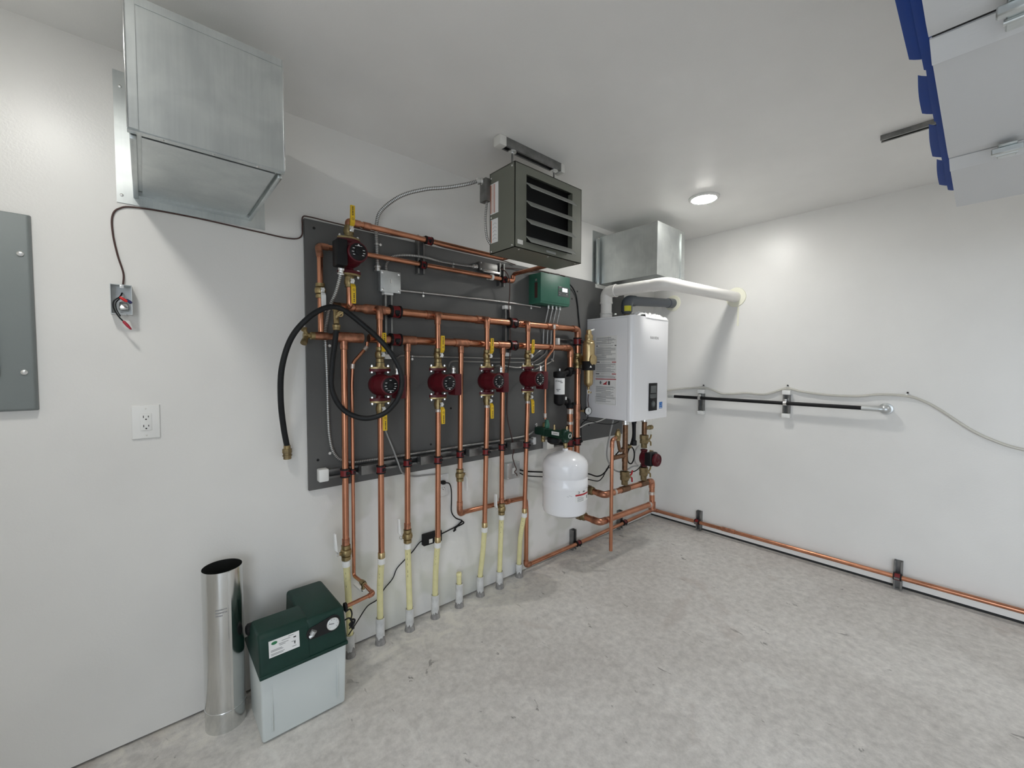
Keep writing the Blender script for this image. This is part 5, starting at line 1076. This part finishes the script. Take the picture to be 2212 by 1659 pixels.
# strips carrying the low copper line
def low_strut(label, p, along, out, h, cl_z):
    t = thing('strut_stub', label, 'strut', p); p = Vector(p)
    MB().strut(p, p + ZP * h, along, out, dep=.034).build('channel', 'galv_dk', t); return t
low_strut('short upright strut at the foot of the left wall, right of the rightmost yellow tube', Vector((-1.125, -.0005, .012)), XP, OUT, .150, 0)
low_strut('short upright strut at the foot of the left wall beneath the boiler', Vector((-.520, -.0005, .012)), XP, OUT, .155, 0)
low_strut('short upright strut at the foot of the right wall near the corner', Vector((-.0005, -.462, .004)), YP, -XP, .162, 0)
low_strut('dark upright strut at the foot of the right wall, far from the corner', Vector((-.0005, -1.700, .004)), YP, -XP, .176, 0)
dup(c0, W(-1.108, .052, .0632), 'red clamp on the floor level copper line by the strut right of the yellow tubes', rot=HR)
dup(c0, W(-.505, .052, .0705), 'red clamp on the floor level copper line beneath the boiler', rot=HR)
HB = (PI / 2, 0, 0)
dup(c0, Vector((-.052, -.462, .0797)), 'red clamp on the copper line at the right wall near the corner', rot=(0, PI / 2, PI / 2))
dup(c0, Vector((-.052, -1.700, .0887)), 'red clamp on the copper line at the right wall, far from the corner', rot=(0, PI / 2, PI / 2))

# ------------------------------------------------------------------ right wall: black gas pipe, struts, clear hose
def B_(y, b, z): return Vector((-b, y, z))
t = thing('gas_pipe', 'black steel pipe along the right wall with galvanised end fittings', 'gas pipe', B_(-.9, .06, 1.10))
MB().tube([B_(-.20, .058, 1.123), B_(-1.525, .058, 1.118)], .0128, seg=18).build('pipe', 'black', t)
b = MB(); b.lathe([(.0128, 0), (.016, .002), (.016, .055), (.0128, .058)], B_(-.185, .058, 1.123), -YP, 18); b.build('coupling', 'steel_box', t)
b = MB(); b.tube([B_(-1.500, .058, 1.118), B_(-1.610, .058, 1.1175), B_(-1.612, .004, 1.1175)], .0165, bend=.030, seg=20); b.ball(B_(-1.612, .040, 1.1175), .0285, 24); b.lathe([(.036, 0), (.034, .006), (.020, .010)], B_(-1.612, .0005, 1.1175), -XP, 28); b.build('elbow', 'steel_box', t)
for y, z0, z1, w_, n in ((-.462, 1.003, 1.178, .041, 'left of the two struts holding the black pipe on the right wall'), (-1.075, 1.032, 1.200, .041, 'right of the two struts holding the black pipe on the right wall')):
    t = thing('strut_stub', n, 'strut', B_(y, .0005, z0))
    MB().strut(B_(y, .0005, z0), B_(y, .0005, z1), YP, -XP, dep=.036).build('channel', 'galv_dk', t)
    for z in (z0, z1):
        c = B_(y, 0, z); MB().hexa([Vector((a, b_, e)) for e in (z - .020, z + .012) for a, b_ in ((-.044, y - .026), (-.0003, y - .026), (-.0003, y + .026), (-.044, y + .026))], .004).build('end_cap', 'white', t)
    b = MB(); zc_ = 1.123 - .005 * (-.20 - y) / 1.325; b.tubewall(B_(y - .010, .058, zc_), B_(y + .010, .058, zc_), .0165, .0131, 22); b.hexa([Vector((a, b_, e)) for e in (zc_ + .015, zc_ + .030) for a, b_ in ((-.068, y - .009), (-.036, y - .009), (-.036, y + .009), (-.068, y + .009))], .001); tag(b.build('clamp', 'steel', t))
hose = [(-.12, 1.160), (-.25, 1.185), (-.39, 1.200), (-.47, 1.206), (-.54, 1.193), (-.62, 1.164), (-.70, 1.166), (-.80, 1.177), (-.92, 1.173), (-1.0, 1.197), (-1.075, 1.226), (-1.15, 1.208), (-1.30, 1.190), (-1.466, 1.189), (-1.579, 1.206), (-1.708, 1.203), (-1.78, 1.176), (-1.848, 1.131), (-1.978, 1.024), (-2.082, .968), (-2.165, .943), (-2.30, .925), (-2.6, .90), (-3.0, .90)]
t = thing('drain_hose', 'clear plastic hose running along the right wall above the black pipe', 'hose', B_(-1.2, .012, .90))
MB().tube([B_(y, .0135, z) for y, z in hose], .0078, smooth=8, seg=12).build('hose', 'clear', t)
for y, z in ((-.470, 1.217), (-1.075, 1.237), (-1.708, 1.2145)):
    b = MB(); b.tube([B_(y - .006, .002, z), B_(y - .006, .020, z - .002), B_(y + .006, .020, z - .002), B_(y + .006, .002, z)], .0022, seg=6); b.build('hose_clip', 'steel', t)
    MB().cyl(B_(y, .001, z + .008), B_(y, .012, z + .010), .0048, seg=10).build('clip_nail', 'black', t)

# ------------------------------------------------------------------ stove pipe and feeder on the floor
px_, pd_ = -3.293, .108
t = thing('stove_pipe', 'open galvanised stove pipe section standing upright on the floor', 'pipe section', W(px_, pd_, 0))
MB().tubewall(W(px_, pd_, .004), W(px_, pd_, .612), .0655, .0645, 56).build('pipe_wall', 'tin', t)
MB().tubewall(W(px_, pd_, .0), W(px_, pd_, .075), .0662, .0653, 56).build('bottom_collar', 'tin', t)
b = MB(); b.torus(W(px_, pd_, .078), ZP, .0656, .0016, 56, 6); b.build('bead', 'steel', t)
MB().box(px_ + .010, px_ + .018, pd_ + .0635, pd_ + .0662, .01, .61).build('lock_seam', 'tin', t)
b = MB(); rnd = random.Random(5)
for k in range(3):
    a0 = -2.05; r_ = .0657; z = .472 - k * .011
    for j in range(8 if k < 2 else 5):
        a1 = a0 + j * .07; a2 = a1 + .055
        b.prism([W(px_ + r_ * math.cos(a1), pd_ - r_ * math.sin(a1), z), W(px_ + r_ * math.cos(a2), pd_ - r_ * math.sin(a2), z), W(px_ + r_ * math.cos(a2), pd_ - r_ * math.sin(a2), z + .005), W(px_ + r_ * math.cos(a1), pd_ - r_ * math.sin(a1), z + .005)], Vector((math.cos(a1), math.sin(a1), 0)) * .0005)
b.build('stamped_print', 'ink', t)

t = thing('feeder_tank', 'floor standing glycol feeder with dark green lid and clear white tank', 'feeder', W(-3.065, .2, 0))
MB().hexa([W(-3.210, .115, .004), W(-2.914, .115, .004), W(-2.914, .325, .004), W(-3.210, .325, .004), W(-3.214, .10, .262), W(-2.910, .10, .262), W(-2.910, .338, .262), W(-3.214, .338, .262)], .010, 3).build('tank', 'tank', t)
b = MB()
for x in (-3.178, -2.946): b.box(x - .002, x + .002, .3315, .336, .04, .25, .001, 1)
b.build('tank_rib', 'tank', t)
lidp = [(.055, .262), (.348, .262), (.350, .285), (.338, .395), (.318, .412), (.205, .412), (.150, .33)]
b = MB(); b.prism([W(-3.218, d, z) for d, z in lidp], (.168, 0, 0), .008, 3)
b.hexa([W(-3.066, .035, .262), W(-2.908, .035, .262), W(-2.908, .349, .262), W(-3.066, .349, .262), W(-3.062, .040, .406), W(-2.916, .040, .406), W(-2.916, .334, .410), W(-3.062, .334, .410)], .014, 3)
ld = b.build('lid', 'green', t)
b = MB(); b.box(-3.2185, -2.9085, .052, .3505, .258, .272, .003); b.build('lid_rim', 'green', t)
def lidf(x, z, o=0.): return W(x, .350 - (z - .285) * .109 + o, z)   # point on the lid's front face
nf = Vector((0, -1, .109)).normalized(); uf = Vector((0, .109, 1)).normalized()
b = MB(); sl = []
for k in range(13): a = PI / 2 + PI * k / 12; sl.append((-3.040 + .022 * math.cos(a), .356 + .022 * math.sin(a)))
for k in range(13): a = -PI / 2 + PI * k / 12; sl.append((-2.964 + .029 * math.cos(a), .364 + .030 * math.sin(a)))
b.prism([lidf(x, z, -.0005) for x, z in sl], nf * .0022); so = b.build('gauge_window', 'dark', t)
gq = lidf(-2.966, .364, .002)
MB().lathe([(.0215, 0), (.0235, .002), (.0235, .007), (.0215, .0085), (.0208, .006)], gq, nf, 32).build('gauge_ring', 'steel', so)
MB().cyl(gq + nf * .0055, gq + nf * .0065, .0207, seg=32).build('gauge_face', 'glass', so)
b = MB(); g2 = gq + nf * .0067; b.prism([g2 + XP * a + uf * c for a, c in ((-.016, .003), (.004, -.001), (.004, .001), (-.015, .005))], nf * .0006)
for k in range(8): a = -.7 + k * (PI + 1.4) / 7; p = g2 + (XP * math.cos(a) + uf * math.sin(a)) * .0165; b.cyl(p, p + nf * .0005, .0011, seg=6)
b.build('gauge_needle', 'inkdk', so)
b = MB(); b.cyl(lidf(-3.042, .354, .002), lidf(-3.034, .366, .006), .011, seg=14); b.cyl(lidf(-3.052, .346, .003), lidf(-3.038, .352, .006), .007, seg=12); b.build('inner_fitting', 'steel_box', so)
lb = MB().hexa([lidf(-3.187, .327, .0002), lidf(-3.086, .327, .0002), lidf(-3.086, .327, .0012), lidf(-3.187, .327, .0012), lidf(-3.187, .385, .0002), lidf(-3.086, .385, .0002), lidf(-3.086, .385, .0012), lidf(-3.187, .385, .0012)]).build('rating_label', 'paper', t)
def strip(b, x0, x1, z0, z1):
    x0, x1, z0, z1 = x0 - .005, x1 - .005, .327 + (z0 - .300) * .805, .327 + (z1 - .300) * .805
    b.prism([lidf(x0, z0, .0014), lidf(x1, z0, .0014), lidf(x1, z1, .0014), lidf(x0, z1, .0014)], nf * .0003)
b = MB(); b.prism([lidf(-3.169 + .010 * math.cos(2 * PI * k / 20), .3745 + .0055 * math.sin(2 * PI * k / 20), .0014) for k in range(20)], nf * .0003); b.build('label_logo', 'inkgreen', lb)
b = MB()
for x0, x1, z in ((-3.140, -3.112, .356), (-3.118, -3.100, .364), (-3.150, -3.118, .346), (-3.148, -3.128, .340), (-3.176, -3.140, .328), (-3.176, -3.136, .323), (-3.176, -3.132, .312), (-3.176, -3.136, .307), (-3.108, -3.094, .334), (-3.106, -3.092, .312)): strip(b, x0, x1, z, z + .0025)
b.build('label_print', 'ink', lb)
b = MB(); strip(b, -3.101, -3.092, .350, .355); strip(b, -3.0985, -3.0955, .322, .333); strip(b, -3.100, -3.094, .330, .332); b.build('label_symbol', 'inkdk', lb)
b = MB(); b.cyl(W(-2.9075, .308, .390), W(-2.899, .308, .390), .0175, seg=16); b.build('outlet_bush', 'black', t)
b = MB(); b.lathe([(.010, 0), (.022, .003), (.022, .022), (.016, .028)], W(-3.199, .150, .352), W(-1, .1, .1), 18); b.build('fill_cap', 'black', t)
b = MB(); b.cyl(W(-3.205, .215, .358), W(-3.209, .216, .358), .010, seg=16); b.build('plug_disc', 'offwhite', t)
b = MB(); b.tube([W(-2.908, .320, .375), W(-2.890, .322, .382), W(-2.882, .322, .36), W(-2.886, .322, .335), W(-2.880, .324, .318)], .003, smooth=6, seg=8); b.tube([W(-2.912, .318, .342), W(-2.892, .322, .345), W(-2.884, .324, .32), W(-2.893, .324, .302)], .003, smooth=6, seg=8); b.tube([W(-2.890, .322, .338), W(-2.872, .325, .33), W(-2.884, .327, .305), W(-2.876, .322, .297), W(-2.892, .324, .318), W(-2.878, .32, .325)], .0042, smooth=6, seg=8); b.build('cord_bundle', 'black', t)

# ------------------------------------------------------------------ raised garage door and its ceiling support
DY, DZ = 1.93, 1.93
t = thing('garage_door', 'raised white sectional garage door overhead at the right', 'garage door', Vector((-2.5, -3.3, DZ)))
xs_ = [-1.398, -1.879, -2.487, -3.095, -3.703]
for i in range(4):
    xa, xb = xs_[i + 1] + .005, xs_[i] - (.005 if i else 0)
    pr = [(xa, DZ + .002), (xa + .060, DZ - .012), (xa + .063, DZ - .004), (xb - .05, DZ - .004), (xb - .006, DZ - .001), (xb, DZ + .002), (xb, DZ + .044), (xa, DZ + .044)]
    if i == 0: pr = [(xa, DZ + .002), (xa + .060, DZ - .012), (xa + .063, DZ - .004), (xb, DZ - .004), (xb, DZ + .044), (xa, DZ + .044)]
    sct = MB().prism([Vector((x, -DY, z)) for x, z in pr], (0, -2.74, 0)).build('door_section', 'doorpanel', t)
    if i:
        MB().hexa([Vector((a, c, e)) for e in (DZ + .0045, DZ + .040) for a, c in ((xs_[i] - .0049, -DY - 2.735), (xs_[i] + .0049, -DY - 2.735), (xs_[i] + .0049, -DY - .003), (xs_[i] - .0049, -DY - .003))]).build('joint_shade_strip', 'dark', t)  # black strip added in the open joint to stand in for its shade
        for y in (2.03, 3.30, 4.50):
            b = MB(); b.hexa([Vector((a, c, e)) for e in (DZ - .020, DZ - .015) for a, c in ((xb - .055, -y - .016), (xb + .040, -y - .016), (xb + .040, -y + .016), (xb - .055, -y + .016))], .002, 1); b.tube([Vector((xb + .004, -y - .018, DZ - .022)), Vector((xb + .004, -y + .018, DZ - .022))], .0045, seg=10); b.hexa([Vector((a, c, e)) for e in (DZ - .034, DZ - .0195) for a, c in ((xb - .045, -y - .026), (xb - .030, -y - .026), (xb - .030, -y + .026), (xb - .045, -y + .026))], .002, 1); b.build('hinge', 'galv', t)
# blue strips curling out past the long edge, two layers each
def flap(xa, xb, w_, z, lift, nm='edge_strip'):
    b = MB(); rows = []
    for i in range(9):
        x = xa + (xb - xa) * i / 8; bul = w_ * (.86 + .22 * i / 8 + .07 * math.sin(PI * i / 8)); row = []
        for j in range(6):
            s = j / 5; row.append(b.bm.verts.new(Vector((x, -DY - .004 + (bul + .004) * s, z + lift * s * s))))
        rows.append(row)
    for i in range(8):
        for j in range(5): b.bm.faces.new((rows[i][j], rows[i + 1][j], rows[i + 1][j + 1], rows[i][j + 1]))
    bmesh.ops.solidify(b.bm, geom=list(b.bm.faces), thickness=.0016)
    return b.build(nm, 'blue', t)
for xa, xb in ((-3.68, -3.42), (-3.38, -3.12), (-3.08, -2.405), (-2.335, -2.155), (-2.085, -1.865), (-1.835, -1.60)):
    flap(xa, xb, .030, DZ + .012, .012); flap(xa - .05, xb + .035, .0135, DZ + .006, .006)
t = thing('support_rail', 'slotted metal rail on the ceiling beside the raised garage door', 'rail', Vector((-.87, -2.3, H - .03)))
MB().strut(Vector((-.872, -1.655, H - .0005)), Vector((-.872, -3.4, H - .0005)), XP, -ZP, dep=.022, w=.036).build('channel', 'galv_dk', t)
